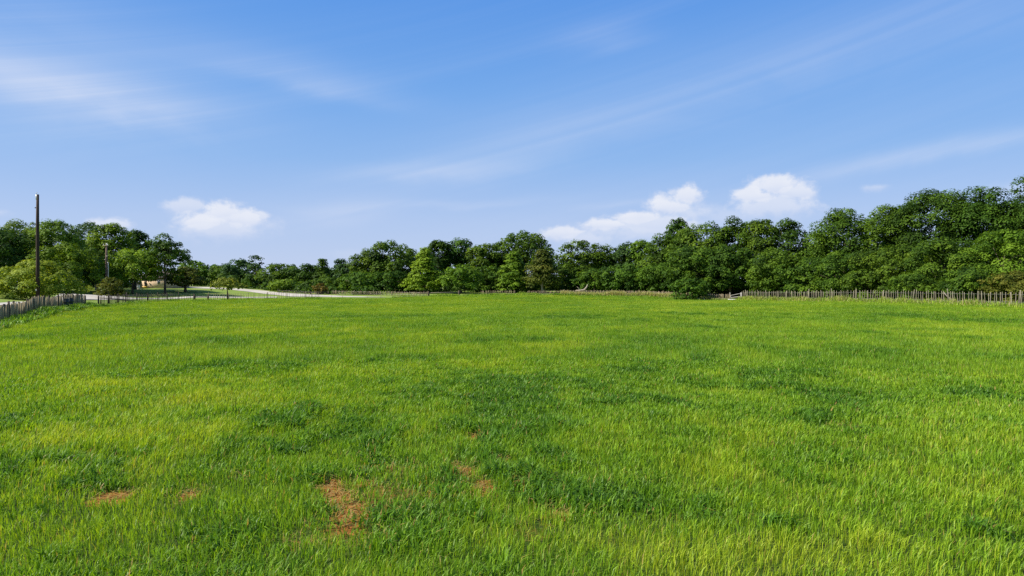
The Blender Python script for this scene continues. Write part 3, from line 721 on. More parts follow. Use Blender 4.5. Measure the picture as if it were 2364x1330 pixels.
TREES = [
 # left grove behind the road
 ('broad_tree', 'dark tree at the left border of the photo, above the pale green bush', 8, 524, 110, 116, 'deep', 'broad', .06, {}),
 ('broad_tree', 'tall green tree just left of the bare wooden pole', 58, 511, 110, 128, 'bright', 'broad', .10, {}),
 ('broad_tree', 'tall round topped tree just right of the bare wooden pole', 128, 508, 98, 124, 'bright', 'broad', .10, {}),
 ('broad_tree', 'light green leafy tree behind the pale bush, in front of the taller grove', 158, 562, 112, 114, 'bright', 'broad', .08, {}),
 ('broad_tree', 'dark blue green tree between the two wooden poles', 198, 514, 92, 140, 'blue', 'broad', .12, {}),
 ('broad_tree', 'green tree with its crown over the pole with the grey conduit', 258, 515, 84, 137, 'bright', 'broad', .14, {}),
 ('broad_tree', 'dark crowned tree over the tan house, second from the grove\'s right edge', 312, 531, 62, 146, 'deep', 'broad', .30, {}),
 ('broad_tree', 'light green tree with a dark slim trunk before the tan house', 306, 575, 112, 131, 'lime2', 'broad', .24, dict(trunk_r=.20)),
 ('broad_tree', 'airy tree at the grove\'s right edge with sky showing between its limbs', 381, 541, 80, 134, 'mid', 'broad', .22, dict(gap=.42, lai=1.9, trunk_r=.22, forks=14)),
 ('broad_tree', 'shaded tree behind the pole with the grey conduit', 226, 585, 84, 133, 'blue', 'broad', .14, {}),
 ('broad_tree', 'shaded low tree in the grove left of the tan house', 268, 600, 70, 150, 'deep', 'broad', .12, {}),
 ('cedar_tree', 'spreading olive brown evergreen standing right of the tan house', 428, 613, 98, 143, 'olive', 'cedar', .20, dict(trunk_r=.28, rcs=.9)),
 ('broad_tree', 'yellow green tree rising behind the spreading olive evergreen', 442, 600, 58, 184, 'bright', 'broad', .06, {}),
 ('broad_tree', 'low green tree behind the driveway\'s upper end', 486, 610, 64, 186, 'mid', 'broad', .06, {}),
 ('broad_tree', 'green tree behind the small round tree by the fence', 522, 611, 66, 184, 'mid', 'broad', .05, {}),
 ('broad_tree', 'dark grey green tree rising just above the small round tree', 553, 598, 66, 178, 'blue', 'broad', .05, {}),
 ('broad_tree', 'thin tree with bare tufted top branches beside the dip in the skyline', 590, 590, 36, 174, 'blue', 'broad', .10, dict(gap=.6, lai=1.2, forks=16, trunk_r=.16)),
 ('broad_tree', 'dark bushy tree overhanging the driveway left of the skyline dip', 572, 632, 74, 176, 'deep', 'broad', .04, {}),
 # hedge of trees along the driveway
 ('broad_tree', 'first green tree right of the dip in the skyline', 646, 608, 84, 166, 'mid', 'broad', .04, {}),
 ('broad_tree', 'deep green tree above the steepest stretch of the driveway', 704, 611, 78, 162, 'deep', 'broad', .04, {}),
 ('broad_tree', 'pointed tree top above the reddish shrub', 745, 595, 52, 161, 'mid', 'cone', .04, {}),
 ('broad_tree', 'tree with a thin ragged top between the pointed tree and the big dome', 796, 599, 66, 162, 'blue', 'broad', .04, dict(gap=.2)),
 ('broad_tree', 'low bright tree leaning over the driveway edge', 668, 645, 80, 156, 'bright', 'broad', .03, {}),
 ('broad_tree', 'low green tree behind the dark gate', 752, 640, 90, 152, 'mid', 'broad', .03, {}),
 ('broad_tree', 'green tree on the left shoulder of the big dome', 848, 577, 74, 157, 'mid', 'broad', .04, {}),
 ('broad_tree', 'big dome crowned tree left of the lime conical tree', 905, 557, 104, 158, 'mid', 'broad', .05, {}),
 ('broad_tree', 'low tree with a pale slim stem under the big dome', 838, 628, 84, 149, 'mid', 'broad', .05, dict(bark=PALEBARK)),
 ('broad_tree', 'low deep green tree under the right side of the big dome', 903, 625, 78, 149, 'deep', 'broad', .05, {}),
 ('conifer', 'tall lime green conical tree standing before the wood', 980, 570, 84, 146, 'lime', 'cone', .03, dict(rcs=.7, lai=3.0, wk=1.12)),
 ('broad_tree', 'dark upright tree top just right of the lime conical tree', 1012, 551, 56, 166, 'deep', 'broad', .05, {}),
 ('broad_tree', 'round topped dark tree with sky gaps, above the round front tree', 1062, 550, 66, 169, 'deep', 'broad', .05, dict(gap=.15)),
 ('broad_tree', 'low round tree with a dark trunk behind the pale rail gate', 1062, 609, 92, 143, 'bright', 'spread', .14, dict(trunk_r=.28)),
 ('broad_tree', 'deep green tree between the round front tree and the largest middle crown', 1118, 563, 76, 163, 'mid', 'broad', .05, {}),
 ('broad_tree', 'low mid green tree right of the round front tree', 1132, 613, 62, 150, 'mid', 'broad', .05, {}),
 ('broad_tree', 'largest crown of the middle wood, with gaps in its top', 1208, 535, 116, 165, 'mid', 'broad', .06, dict(gap=.12, forks=12)),
 ('broad_tree', 'green tree rising just left of the largest middle crown', 1160, 556, 56, 167, 'deep', 'broad', .06, {}),
 ('conifer', 'mid green conical tree left of the olive cedar', 1186, 577, 76, 146, 'bright', 'cone', .03, dict(rcs=.75, lai=3.0, wk=1.12)),
 ('cedar_tree', 'olive brown cedar with a pale trunk behind the stake fence', 1252, 572, 90, 142, 'olive', 'cone', .10, dict(rcs=.8, bark=PALEBARK, trunk_r=.26)),
 ('broad_tree', 'green tree right of the olive cedar, below the white cloud', 1343, 556, 92, 151, 'mid', 'broad', .05, {}),
 ('broad_tree', 'low dark tree just right of the olive cedar', 1316, 606, 64, 147, 'deep', 'broad', .05, {}),
 ('broad_tree', 'narrow rounded tree top below the middle of the long white cloud', 1402, 566, 58, 152, 'mid', 'broad', .05, {}),
 ('broad_tree', 'dark tree with a ragged top right of the narrow rounded tree top', 1448, 560, 62, 150, 'blue', 'broad', .05, {}),
 ('broad_tree', 'light topped tree at the left foot of the tall right hand wood', 1484, 556, 64, 147, 'bright', 'broad', .05, {}),
 ('broad_tree', 'low bright tree behind the pale broken log', 1372, 622, 82, 141, 'mid', 'broad', .05, {}),
 ('broad_tree', 'rounded front tree over the grey picket fence', 1448, 610, 104, 139, 'mid', 'broad', .05, {}),
 ('broad_tree', 'low front tree between the picket fence and the big bush', 1520, 604, 84, 133, 'mid', 'broad', .04, {}),
 ('broad_tree', 'tall tree with a round knob of leaves standing out of the skyline', 1565, 502, 50, 143, 'deep', 'broad', .45, dict(lai=3)),
 ('broad_tree', 'tree carrying the rising skyline left of the round knob', 1532, 542, 84, 140, 'mid', 'broad', .05, {}),
 ('broad_tree', 'broad tree right of the round knob on the skyline', 1626, 512, 104, 134, 'mid', 'broad', .05, {}),
 ('broad_tree', 'broad lower tree in front, above the big bush', 1598, 566, 112, 125, 'mid', 'broad', .04, {}),
 ('bush', 'big rounded green bush spilling over the stake fence', 1590, 642, 90, 111.5, 'mid', 'spread', .0, dict(cat='bush', rcs=.8)),
 ('broad_tree', 'tall tree above the grey pipe gate', 1696, 502, 80, 130, 'mid', 'broad', .16, {}),
 ('broad_tree', 'tall tree in the middle of the flat topped stretch of wood', 1762, 503, 80, 126, 'mid', 'broad', .06, {}),
 ('broad_tree', 'tall tree left of the notch of sky', 1820, 508, 78, 123, 'deep', 'broad', .06, {}),
 ('broad_tree', 'light leafed front tree right of the grey pipe gate', 1795, 575, 116, 113, 'mid', 'broad', .06, {}),
 ('broad_tree', 'dark front tree shading the ground behind the grey pipe gate', 1686, 565, 98, 121, 'deep', 'broad', .17, dict(trunk_r=.24)),
 ('broad_tree', 'smaller tree right of the notch of sky', 1884, 531, 60, 119, 'mid', 'broad', .06, {}),
 ('broad_tree', 'front tree below the notch of sky', 1870, 592, 106, 107, 'mid', 'broad', .05, {}),
 ('broad_tree', 'tall tree right of the notch of sky, left of the right end\'s highest crowns', 1952, 478, 116, 113, 'mid', 'broad', .06, {}),
 ('broad_tree', 'low front tree left of the pale fallen limb', 1950, 585, 112, 100, 'mid', 'broad', .05, {}),
 ('broad_tree', 'tall level topped tree under the small faint cloud', 2052, 474, 112, 108, 'mid', 'broad', .06, {}),
 ('broad_tree', 'high domed tree third from the right border', 2160, 440, 140, 103, 'deep', 'broad', .06, {}),
 ('broad_tree', 'leafy front tree below the small faint cloud', 2060, 565, 132, 95, 'mid', 'broad', .05, {}),
 ('broad_tree', 'tall dark tree second from the right border', 2270, 430, 120, 98, 'deep', 'broad', .06, {}),
 ('broad_tree', 'dark tree at the right border with small gaps of sky', 2345, 446, 90, 96, 'deep', 'broad', .06, dict(gap=.25, forks=12)),
 ('broad_tree', 'highest tree, entering the photo only at the right border', 2405, 385, 110, 92, 'deep', 'broad', .08, {}),
 ('broad_tree', 'leafy front tree above the pale fallen limb', 2180, 555, 136, 87, 'mid', 'broad', .06, {}),
 ('broad_tree', 'light green front tree near the right border', 2318, 528, 140, 83, 'bright', 'broad', .05, {}),
 ('broad_tree', 'low front tree between the fallen limb and the light green border tree', 2246, 618, 104, 79, 'mid', 'broad', .04, {}),
 ('broad_tree', 'low olive tinted tree at the right border behind the stakes', 2345, 628, 112, 75, 'olive', 'broad', .04, {}),
 ('broad_tree', 'low front tree second left of the fallen limb', 2004, 622, 100, 94, 'mid', 'broad', .04, {}),
 ('broad_tree', 'low front tree just left of the pale fallen limb', 2108, 628, 100, 86, 'mid', 'broad', .04, {}),
 ('broad_tree', 'tall tree outside the right border of the photo', 2520, 420, 140, 88, 'mid', 'broad', .06, {}),
 ('broad_tree', 'tall tree outside the left border of the photo', -70, 512, 120, 118, 'mid', 'broad', .08, {}),
 # solitary bushes and small trees on the left
 ('bush', 'large pale yellow green bush around the foot of the bare pole', 76, 602, 168, 81.5, 'sage2', 'spread', .0, dict(cat='bush', rcs=.85, lai=3.0, wk=1.12)),
 ('bush', 'olive brown shrub below the pole with the grey conduit', 256, 640, 62, 104, 'olive', 'spread', .10, dict(cat='shrub', rcs=.8, lai=2.2)),
 ('small_tree', 'small round olive green tree with a slanting stem behind the thin stake fence', 526, 640, 74, 120, 'sage', 'spread', .42, dict(trunk_r=.13, lean=-.04, rcs=.75, lai=2.0, forks=9)),
 ('bush', 'small reddish brown shrub above the dark gate', 741, 654, 28, 144, 'rust', 'broad', .0, dict(cat='shrub', lai=1.8)),
]
for nm, lb, px, top, wpx, d, mt, kd, cb, kw in TREES:
    tree(nm, lb, px, top, wpx, d, mt, kd, cb, **kw)

# the wood behind: one mass of foliage filling between and behind the trunks
def wood(line, h_list, depth_m, n_leaf, label):
    rg = np.random.default_rng(99)
    a = np.array([((px - CX) / F * d, d) for px, d in line]); hh = np.array(h_list, float)
    seg = np.diff(a, axis=0); L = np.hypot(*seg.T); cum = np.r_[0, np.cumsum(L)]
    nclump = int(L.sum() * depth_m / 3.2)
    s = rg.uniform(0, L.sum(), nclump); i = np.clip(np.searchsorted(cum, s) - 1, 0, len(L) - 1); f = (s - cum[i]) / L[i]
    p = a[i] + seg[i] * f[:, None]; nrm = unit(p); p = p + nrm * rg.uniform(0, depth_m, nclump)[:, None]
    H = hh[i] * (1 - f) + hh[i + 1] * f
    z = hgt(p[:, 0], p[:, 1]) + rg.uniform(0, 1, nclump) * H
    c = np.c_[p, z]; rc = rg.uniform(.9, 1.7, nclump)
    ci = rg.integers(0, nclump, n_leaf); u = unit(rg.normal(0, 1, (n_leaf, 3)))
    q = c[ci] + u * (rc[ci] * rg.uniform(.3, 1, n_leaf) ** .5)[:, None] * np.array([1.1, 1.1, .75])
    nr = unit(u * .8 + np.array([0, 0, .6]) + rg.normal(0, .4, (n_leaf, 3)))
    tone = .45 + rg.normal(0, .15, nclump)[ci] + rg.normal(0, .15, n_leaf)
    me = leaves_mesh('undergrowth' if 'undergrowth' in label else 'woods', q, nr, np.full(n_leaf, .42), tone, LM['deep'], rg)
    tag(obj(me.name.split('.')[0], me), label, 'undergrowth' if 'undergrowth' in label else 'wood', kind='stuff')
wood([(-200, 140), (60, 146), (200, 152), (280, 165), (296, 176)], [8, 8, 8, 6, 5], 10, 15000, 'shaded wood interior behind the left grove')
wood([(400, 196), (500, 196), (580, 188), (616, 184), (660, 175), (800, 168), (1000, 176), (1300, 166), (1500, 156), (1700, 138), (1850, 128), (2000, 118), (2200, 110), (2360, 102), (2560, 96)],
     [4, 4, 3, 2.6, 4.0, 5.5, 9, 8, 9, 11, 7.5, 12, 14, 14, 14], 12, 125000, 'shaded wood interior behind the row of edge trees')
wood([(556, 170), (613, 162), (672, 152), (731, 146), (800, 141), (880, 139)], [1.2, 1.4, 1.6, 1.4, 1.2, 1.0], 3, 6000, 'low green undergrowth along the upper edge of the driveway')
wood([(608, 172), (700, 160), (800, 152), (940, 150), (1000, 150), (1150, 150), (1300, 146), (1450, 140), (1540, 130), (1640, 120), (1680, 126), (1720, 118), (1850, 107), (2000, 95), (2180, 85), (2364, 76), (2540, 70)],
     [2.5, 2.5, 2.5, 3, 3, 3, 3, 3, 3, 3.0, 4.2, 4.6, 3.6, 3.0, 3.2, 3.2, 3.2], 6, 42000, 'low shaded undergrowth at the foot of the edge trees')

# ------------------------------------------------------------------ fences
def stake_mesh(name, m, rg, w=.05, h=1.2):
    mb = MB()
    l = rg.normal(0, .02, 2)
    k = rg.uniform(.75, 1.25)
    mb.tube([(0, 0, -.15), (l[0] * .5 + rg.normal(0, .006), l[1] * .5, h * .5), (l[0], l[1], h)], [w * k * .55, w * k * .5, w * k * .42], 6)
    return mesh_np(name, np.array(mb.v), [np.array(mb.q).reshape(-1, 4), np.array(mb.t).reshape(-1, 3)], mats=[m])
def path_pts(line):
    a = np.array([((px - CX) / F * d, d) for px, d in line]); L = np.hypot(*np.diff(a, axis=0).T)
    return a, np.r_[0, np.cumsum(L)]
def fence(name, label, line, gap, h, w, m, post_every=None, post_w=.11, post_m=None, wires=(0.35, 0.85), seed=1, jitter=.03, lean=.03, skip=None):
    rg = np.random.default_rng(seed)
    a, cum = path_pts(line)
    x0, y0 = a[0]; z0 = float(hgt(x0, y0))
    root = thing(name, (x0, y0, z0), label, 'fence')
    variants = [stake_mesh('stake', m, rg, w, 1.0) for _ in range(7)]
    ss = np.arange(0, cum[-1] + 1e-3, gap); ss = ss + rg.normal(0, gap * .16, len(ss))
    X, Y = np.interp(ss, cum, a[:, 0]), np.interp(ss, cum, a[:, 1]); Z = hgt(X, Y)
    hs = h * (1 + rg.normal(0, .045, len(ss)))
    order = np.argsort(np.hypot(X, Y))
    single = set(order[:100].tolist())
    rest = MB()
    for i in range(len(ss)):
        if skip and skip(ss[i] / cum[-1]): continue
        lx, ly = rg.normal(0, lean, 2)
        if i in single:
            o = obj('stake', variants[i % 7], root, (X[i] - x0, Y[i] - y0, Z[i] - z0))
            o.scale = (1, 1, hs[i]); o.rotation_euler = (lx, ly, rg.uniform(0, 6.28))
        else:
            k = rg.uniform(.75, 1.25) * w
            b_ = np.array((X[i] - x0, Y[i] - y0, Z[i] - z0))
            rest.tube([b_ + (0, 0, -.1), b_ + (lx * hs[i], ly * hs[i], hs[i])], [k * .55, k * .42], 5)
    if rest.v:
        o = rest.build('stakes', m, root); o['kind'] = 'stuff'
    if post_every:
        for s_ in np.arange(0, cum[-1] + .01, post_every):
            px_, py_ = np.interp(s_, cum, a[:, 0]), np.interp(s_, cum, a[:, 1]); pz = float(hgt(px_, py_))
            hp = h * rg.uniform(1.04, 1.22); r = post_w * rg.uniform(.8, 1.15) / 2
            mb = MB(); mb.tube([(0, 0, -.2), (rg.normal(0, .02), rg.normal(0, .02), hp * .6), (rg.normal(0, .03), rg.normal(0, .03), hp)], [r * 1.08, r, r * .92], 8)
            mb.build('post', post_m or m, root, (px_ - x0, py_ - y0, pz - z0))
    if wires:
        mb = MB(); sv = np.linspace(0, cum[-1], max(4, int(cum[-1] / 2)))
        for wz in wires:
            if skip: continue
            pth = [(np.interp(s_, cum, a[:, 0]) - x0, np.interp(s_, cum, a[:, 1]) - y0, float(hgt(np.interp(s_, cum, a[:, 0]), np.interp(s_, cum, a[:, 1]))) - z0 + wz * h) for s_ in sv]
            mb.tube(pth, .006, 4)
        if mb.v: mb.build('wire', GALV, root)
    return root
fence('stake_fence', 'stake fence of tall pale cedar stays before the wood on the right', [(2520, 58), (2364, 66), (2180, 75), (2000, 85), (1850, 96), (1713, 107)], .33, 1.48,   .066, STAKE, 4.2, .10, seed=3)
fence('stake_fence', 'short grey stake fence between the big bush and the pipe gate', [(1684, 109), (1650, 111), (1616, 113)], .20, .98, .085, GREYWOOD, seed=4, lean=.06)
fence('picket_fence', 'low weathered picket fence half sunk in tall dry grass', [(1640, 112), (1600, 115), (1500, 122.5), (1400, 125.5), (1296, 127.5)], .20, 1.0, .10, GREYWOOD, 5.0, .13, seed=5, lean=.05)
fence('stake_fence', 'grey stake fence in front of the olive cedar', [(1294, 128), (1200, 129), (1108, 130)], .26, .85, .09, GREYWOOD, seed=6, lean=.07, skip=lambda f: .42 < f < .55)
fence('stake_fence', 'dark stake fence in front of the lime conical tree', [(988, 132), (900, 137), (765, 142)], .30, .82, .10, GREYWOOD, 4.5, .14, seed=7, lean=.04)
fence('stake_fence', 'dark low stake fence along the driveway left of the dark gate', [(716, 143), (680, 146), (640, 150)], .35, .7, .08, DARKWOOD, seed=8)
fence('stake_fence', 'close set grey stake fence at the left border beside the road', [(-120, 40), (0, 51), (60, 60), (120, 69), (196, 81.5)], .165, 1.24, .085, GREYWOOD, 1.9, .15, DARKWOOD, seed=9, lean=.03)
fence('stake_fence', 'thin open stake fence between the olive shrub and the small dark gate', [(228, 87), (300, 97), (400, 110), (448, 112.5)], .36, 1.22, .07, DARKWOOD, 3.0, .12, seed=10)
fence('stake_fence', 'thin open stake fence from the small dark gate past the small round tree', [(482, 113.5), (560, 117), (660, 120.5), (740, 123)], .36, 1.15, .07, GREYWOOD, 3.2, .10, seed=11)
fence('wire_fence', 'low wire fence on thin posts at the far middle edge of the field', [(760, 124.5), (900, 125.5), (985, 126.5)], 3.2, .75, .06, GREYWOOD, seed=12)

# ------------------------------------------------------------------ gates
def gate(name, label, pxa, da, pxb, db, h, rails, m, post_h, post_m, post_w=.13, rail_r=.03, hz=(0, 0), stile=True):
    A_, B_ = np.array(at(pxa, da)), np.array(at(pxb, db))
    root = thing(name, tuple(A_), label, 'gate')
    B0 = B_ - A_; ha, hb = (h, h) if not hasattr(h, '__len__') else h
    for k in range(rails):
        f = (k + .25) / (rails - .75 + .25) if rails > 1 else 1
        mb = MB(); mb.tube([(0, 0, ha * f + hz[0]), tuple(B0 * .5 + np.array([0, 0, (ha + hb) / 2 * f + sum(hz) / 2])), tuple(B0 + np.array([0, 0, hb * f + hz[1]]))], rail_r, 8)
        mb.build('rail', m, root, smooth=True)
    if stile:
        for p, hh, zz in ((np.zeros(3), ha, hz[0]), (B0, hb, hz[1])):
            mb = MB(); mb.tube([p + (0, 0, .12 + zz), p + (0, 0, hh + zz)], rail_r, 8); mb.build('stile', m, root, smooth=True)
    dirv = B0 / np.linalg.norm(B0)
    for p in (-dirv * .14, B0 + dirv * .14):
        mb = MB(); mb.tube([p + (0, 0, -.3), p + (0, 0, post_h)], [post_w / 2, post_w / 2 * .9], 8); mb.build('post', post_m, root, smooth=True)
    return root
gate('pipe_gate', 'sagging grey pipe gate of three rails in front of the dark wood', 1687, 109, 1710, 107.5, (.85, 1.22), 3, GATEM, 1.25, GATEM, .13, .055)
gate('pipe_gate', 'two railed dark gate beside the road at the end of the grey stake fence', 198, 83, 226, 86.5, .85, 2, DARKM, 1.2, DARKWOOD, .16, .035)
gate('field_gate', 'small dark railed gate between two stubby posts in the thin fence', 451, 113, 479, 113.5, .75, 2, DARKM, 1.05, DARKWOOD, .24, .05)
gate('pipe_gate', 'long low dark gate across the verge below the reddish shrub', 718, 142, 757, 142, .62, 2, DARKM, .75, DARKWOOD, .16, .06)
gate('rail_gate', 'pale wooden rail gate in front of the low round tree', 991, 130, 1058, 130.5, .78, 2, STAKE, .95, DARKWOOD, .30, .06)

# ------------------------------------------------------------------ poles
def pole(label, px, d, top_row, r0, r1, m):
    x, y, z = at(px, d); H = zrow(top_row, d) - z
    root = thing('utility_pole', (x, y, z), label, 'utility pole')
    mb = MB(); mb.tube([(0, 0, -.5), (0.01, 0, H * .35), (-.02, 0, H * .7), (0, 0, H)], [r0 * 1.04, r0 * .92, (r0 + r1) / 2, r1], 14)
    mb.build('shaft', m, root, smooth=True)
    return root, H
p1, H = pole('tall bare dark wooden pole rising from the pale green bush', 87, 78, 449, .20, .135, POLE)
mb = MB(); mb.box((-.07, -.135, H - .32), (.14, .03, .55), 0, .008); mb.build('cap_plate', GALV, p1)
mb = MB(); mb.tube([(-.07, -.1, H - .05), (-.08, -.1, H + .16), (-.02, -.1, H + .24), (.05, -.1, H + .17)], .022, 6); mb.build('wire_hook', GALV, p1, smooth=True)
mb = MB(); mb.tube([(-.10, -.05, H - 1.55), (-.27, -.05, H - 1.52)], [.03, .03], 8); mb.tube([(-.20, -.05, H - 1.53), (-.28, -.05, H - 1.52)], [.06, .06], 8); mb.build('step_bolt', DARKM, p1, smooth=True)
mb = MB(); mb.box((-.04, -.215, 1.35), (.15, .02, .18), 0, .006); mb.build('tag_plate', WHITEP, p1)
p2, H = pole('shorter wooden pole with a grey conduit, standing behind the olive shrub', 246, 118, 566, .21, .15, POLE2)
mb = MB(); mb.box((.0, -.17, H - .12), (.95, .09, .10), 0, .01); mb.build('crossarm', GREYWOOD, p2)
for dx in (-.42, .30):
    mb = MB(); mb.tube([(dx, -.17, H - .07), (dx, -.17, H + .06), (dx, -.17, H + .10), (dx, -.17, H + .20)], [.03, .07, .05, .06], 8); mb.build('insulator', PORC, p2, smooth=True)
mb = MB(); mb.tube([(.0, 0, H), (0, 0, H + .16), (0, 0, H + .3)], [.12, .13, .06], 10); mb.build('pole_cap', PORC, p2, smooth=True)
ct = zrow(606, 118) - p2.location.z
mb = MB(); mb.tube([(.36, -.1, .1), (.36, -.1, ct - .15), (.33, -.1, ct - .03), (.25, -.1, ct), (.20, -.1, ct - .06)], .055, 8); mb.build('conduit', GALV, p2, smooth=True)
for zz in (ct - .6, ct - 2.2):
    mb = MB(); mb.box((.24, -.1, zz), (.26, .07, .07), 0, .01); mb.build('conduit_strap', PORC, p2)
mb = MB(); mb.box((-.2, -.14, H - 2.5), (.16, .12, .10), 0, .01); mb.build('bracket', PORC, p2)
mb = MB(); mb.box((.15, -.18, H - 1.9), (.30, .05, .07), 0, .01); mb.build('bracket', PORC, p2)

# ------------------------------------------------------------------ house behind the left grove and things near it
hx, hy, hz = at(342, 170)
house = thing('house', (hx, hy, hz), 'low tan plastered house half hidden behind the left grove', 'house', None, R(-32))
WX, WY, WH = 12.5, 7.0, 2.6
mb = MB(); mb.box((0, WY / 2, WH / 2 - .2), (WX, WY, WH + .4)); mb.build('wall', TAN, house)
mb = MB()
ov = .55
v = [(-WX / 2 - ov, -ov, WH), (WX / 2 + ov, -ov, WH), (WX / 2 + ov, WY + ov, WH), (-WX / 2 - ov, WY + ov, WH), (-WX / 2 + 2, WY / 2, WH + 1.7), (WX / 2 - 2, WY / 2, WH + 1.7)]
v2 = [(a, b_, c_ - .14) for a, b_, c_ in v[:4]]
mb._add(v + v2, [(0, 1, 5, 4), (2, 3, 4, 5), (0, 6, 7, 1), (1, 7, 8, 2), (2, 8, 9, 3), (3, 9, 6, 0), (6, 9, 8, 7)], [(1, 2, 5), (3, 0, 4)])
mb.build('roof', ROOFM, house)
for wx in (-3.6, 4.6):
    mb = MB(); mb.box((wx, -.02, 1.5), (1.3, .06, 1.1)); fo = mb.build('window', WHITEP, house)
    mb = MB(); mb.box((wx, -.055, 1.5), (1.08, .02, .9)); mb.build('pane', GLASSD, fo)
mb = MB(); mb.box((-1.1, -.02, 1.02), (.95, .07, 2.05)); fo = mb.build('door', DARKWOOD, house)
mb = MB(); mb.tube([(-.75, -.06, 1.0), (-.75, -.12, 1.0), (-.82, -.12, 1.0)], .02, 6); mb.build('handle', GALV, fo)

x, y, z = at(317, 158)
g = thing('utility_box', (x, y, z), 'pale grey box on the shaded lawn before the tan house', 'box')
mb = MB(); mb.box((0, 0, .48), (1.0, .6, .9), 0, .03); mb.build('cabinet', GREYBOX, g)
mb = MB(); mb.box((0, 0, .95), (1.08, .68, .06), 0, .015); mb.build('lid', GREYBOX, g)
mb = MB(); mb.box((0, 0, .0), (1.2, .8, .10), 0, .01); mb.build('plinth', STONE, g)
# yellow tub of a barrow
x, y, z = at(335, 157)
g = thing('wheelbarrow', (x, y, z), 'yellow barrow tub on the lawn before the tan house', 'wheelbarrow')
me_v, me_q = [], []
for k, (zz, sx, sy, ox) in enumerate(((.28, .30, .2, .05), (.45, .5, .28, .02), (.68, .62, .36, 0), (.66, .57, .32, 0), (.47, .46, .25, .02), (.31, .27, .17, .05))):
    for j in range(14):
        w_ = 2 * math.pi * j / 14
        me_v.append((ox + sx * math.copysign(abs(math.cos(w_)) ** .7, math.cos(w_)), sy * math.copysign(abs(math.sin(w_)) ** .7, math.sin(w_)), zz))
for k in range(5):
    for j in range(14): me_q.append((k * 14 + j, k * 14 + (j + 1) % 14, (k + 1) * 14 + (j + 1) % 14, (k + 1) * 14 + j))
mb = MB(); mb._add(me_v, me_q, [(0, j + 1, j) for j in range(1, 13)] + [(70, 70 + j, 71 + j) for j in range(1, 13)]); mb.build('tub', YELLOWP, g, smooth=True)
for sy in (-.22, .22):
    mb = MB(); mb.tube([(-.62, 0, .2), (0, sy, .27), (.75, sy * 1.25, .5), (1.05, sy * 1.3, .52)], .02, 6); mb.tube([(.35, sy, .33), (.42, sy, .0)], .018, 6); mb.build('handle_bar', RUSTM, g, smooth=True)
mb = MB()
ring = [(-.62 + .2 * math.cos(w_), 0, .2 + .2 * math.sin(w_)) for w_ in np.linspace(0, 2 * math.pi, 17)]
mb.tube(ring, .045, 8, cap=False); mb.tube([(-.62, -.06, .2), (-.62, .06, .2)], .05, 8); mb.build('wheel', DARKM, g, smooth=True)
# stone pillar
x, y, z = at(222, 140)
g = thing('stone_pillar', (x, y, z), 'slim pale stone pillar in the shade left of the olive shrub', 'pillar')
mb = MB()
for k in range(6): mb.box((.015 * (-1) ** k, 0, .14 + .3 * k), (.46 + .02 * (k % 3), .46, .285), .03 * (k % 2), .03)
mb.build('shaft', STONE, g)
mb = MB(); mb.box((0, 0, 1.87), (.62, .62, .13), 0, .03); mb.build('cap', STONE, g)
# coil of wire hung at the pole
x, y, z = at(236.5, 117)
mb = MB(); rg = np.random.default_rng(4)
zc = zrow(645.5, 117) - z
for k in range(5):
    rr = .26 + rg.normal(0, .02); mb.tube([(rr * math.cos(w_) + rg.normal(0, .004), -.03 * k + rg.normal(0, .01), zc + rr * math.sin(w_)) for w_ in np.linspace(0, 2 * math.pi, 22)], .022, 5, cap=False)
co_ = thing('wire_coil', (x, y, z), 'pale ring of coiled wire hanging left of the pole with the conduit', 'coil')
mb.build('coil', PALEBARK, co_)
mb = MB(); mb.tube([(0, .12, zc + .26), (.3, .3, zc + .3), (.62, .75, zc + .34)], .02, 5); mb.build('hanger', GALV, co_)

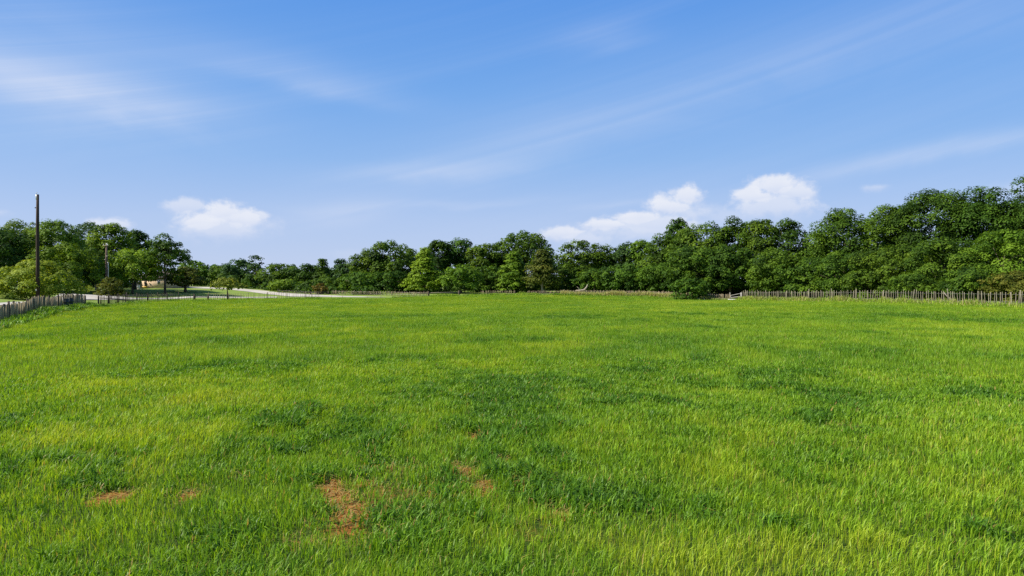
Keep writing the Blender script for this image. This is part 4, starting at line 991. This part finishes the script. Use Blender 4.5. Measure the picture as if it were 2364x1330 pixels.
# barrels standing at the left fence
def barrel(label, px, d):
    x, y, z = at(px, d)
    g = thing('barrel', (x, y, z), label, 'barrel', 'dark barrels at the left fence')
    mb = MB(); R0 = .25
    prof = [(.0, R0 * .9), (.04, R0), (.30, R0 * 1.02), (.33, R0 * 1.08), (.36, R0 * 1.02), (.62, R0 * 1.02), (.65, R0 * 1.08), (.68, R0 * 1.02), (.94, R0), (.98, R0 * .92)]
    mb.tube([(0, 0, zz) for zz, _ in prof], [r for _, r in prof], 18); mb.build('drum', BARREL, g, smooth=True)
    mb = MB(); mb.tube([(0, 0, .975), (0, 0, 1.02)], [R0 * .97, R0 * .95], 18); mb.build('lid', BARREL, g)
barrel('left one of two dark green barrels at the grey stake fence', 153, 72.6)
barrel('right one of two dark green barrels at the grey stake fence', 163, 74.2)

# dead wood
x, y, z = at(2186, 76.5)
g = thing('fallen_limb', (x, y, z), 'pale dead limb leaning through the stakes on the right', 'dead limb')
mb = MB(); mb.tube([(-.15, .3, 1.35), (.1, .2, .95), (.45, 0, .55), (.95, -.25, .18), (1.6, -.4, .03)], [.035, .06, .07, .075, .06], 8); mb.build('stem', PALEBARK, g, smooth=True)
mb = MB(); mb.tube([(.1, .2, .95), (-.05, .35, 1.15), (-.3, .4, 1.3)], [.03, .025, .012], 6); mb.tube([(.95, -.25, .18), (.5, -.4, .12), (-.2, -.45, .2)], [.04, .03, .015], 6); mb.build('side_branch', PALEBARK, g, smooth=True)
x, y, z = at(1340, 132)
g = thing('broken_log', (x, y, z), 'pale broken log rising above the picket fence', 'log')
mb = MB(); mb.tube([(-.9, 0, .75), (0, 0, .8), (.8, 0, .95), (1.25, 0, 1.5), (1.38, 0, 1.95)], [.13, .16, .17, .15, .07], 9); mb.build('stem', PALEBARK, g, smooth=True)
mb = MB(); mb.tube([(.0, 0, .8), (-.3, .1, 1.2), (-.7, .1, 1.55)], [.07, .05, .02], 7); mb.tube([(-.3, 0, .75), (-.3, 0, .0)], [.10, .12], 7); mb.tube([(.9, 0, .95), (.95, 0, .0)], [.11, .13], 7); mb.build('branch', PALEBARK, g, smooth=True)
def plank(label, px, d, L, rz, tilt):
    x, y, z = at(px, d)
    mb = MB(); mb.box((0, 0, .09), (L, .20, .06), 0, .012); mb.box((L * .12, .02, .045), (.1, .3, .05), 0, .01)
    o = mb.build('plank', WHITEP, None, (x, y, z + .12)); o.rotation_euler = (R(12), R(tilt), R(rz))
    tag(o, label, 'plank')
plank('pale board lying in the grass beside the big rounded bush', 1618, 110.5, 1.2, -14, 5)
plank('pale board lying in the grass below the grey pipe gate', 1689, 106.2, 1.1, 3, 1)
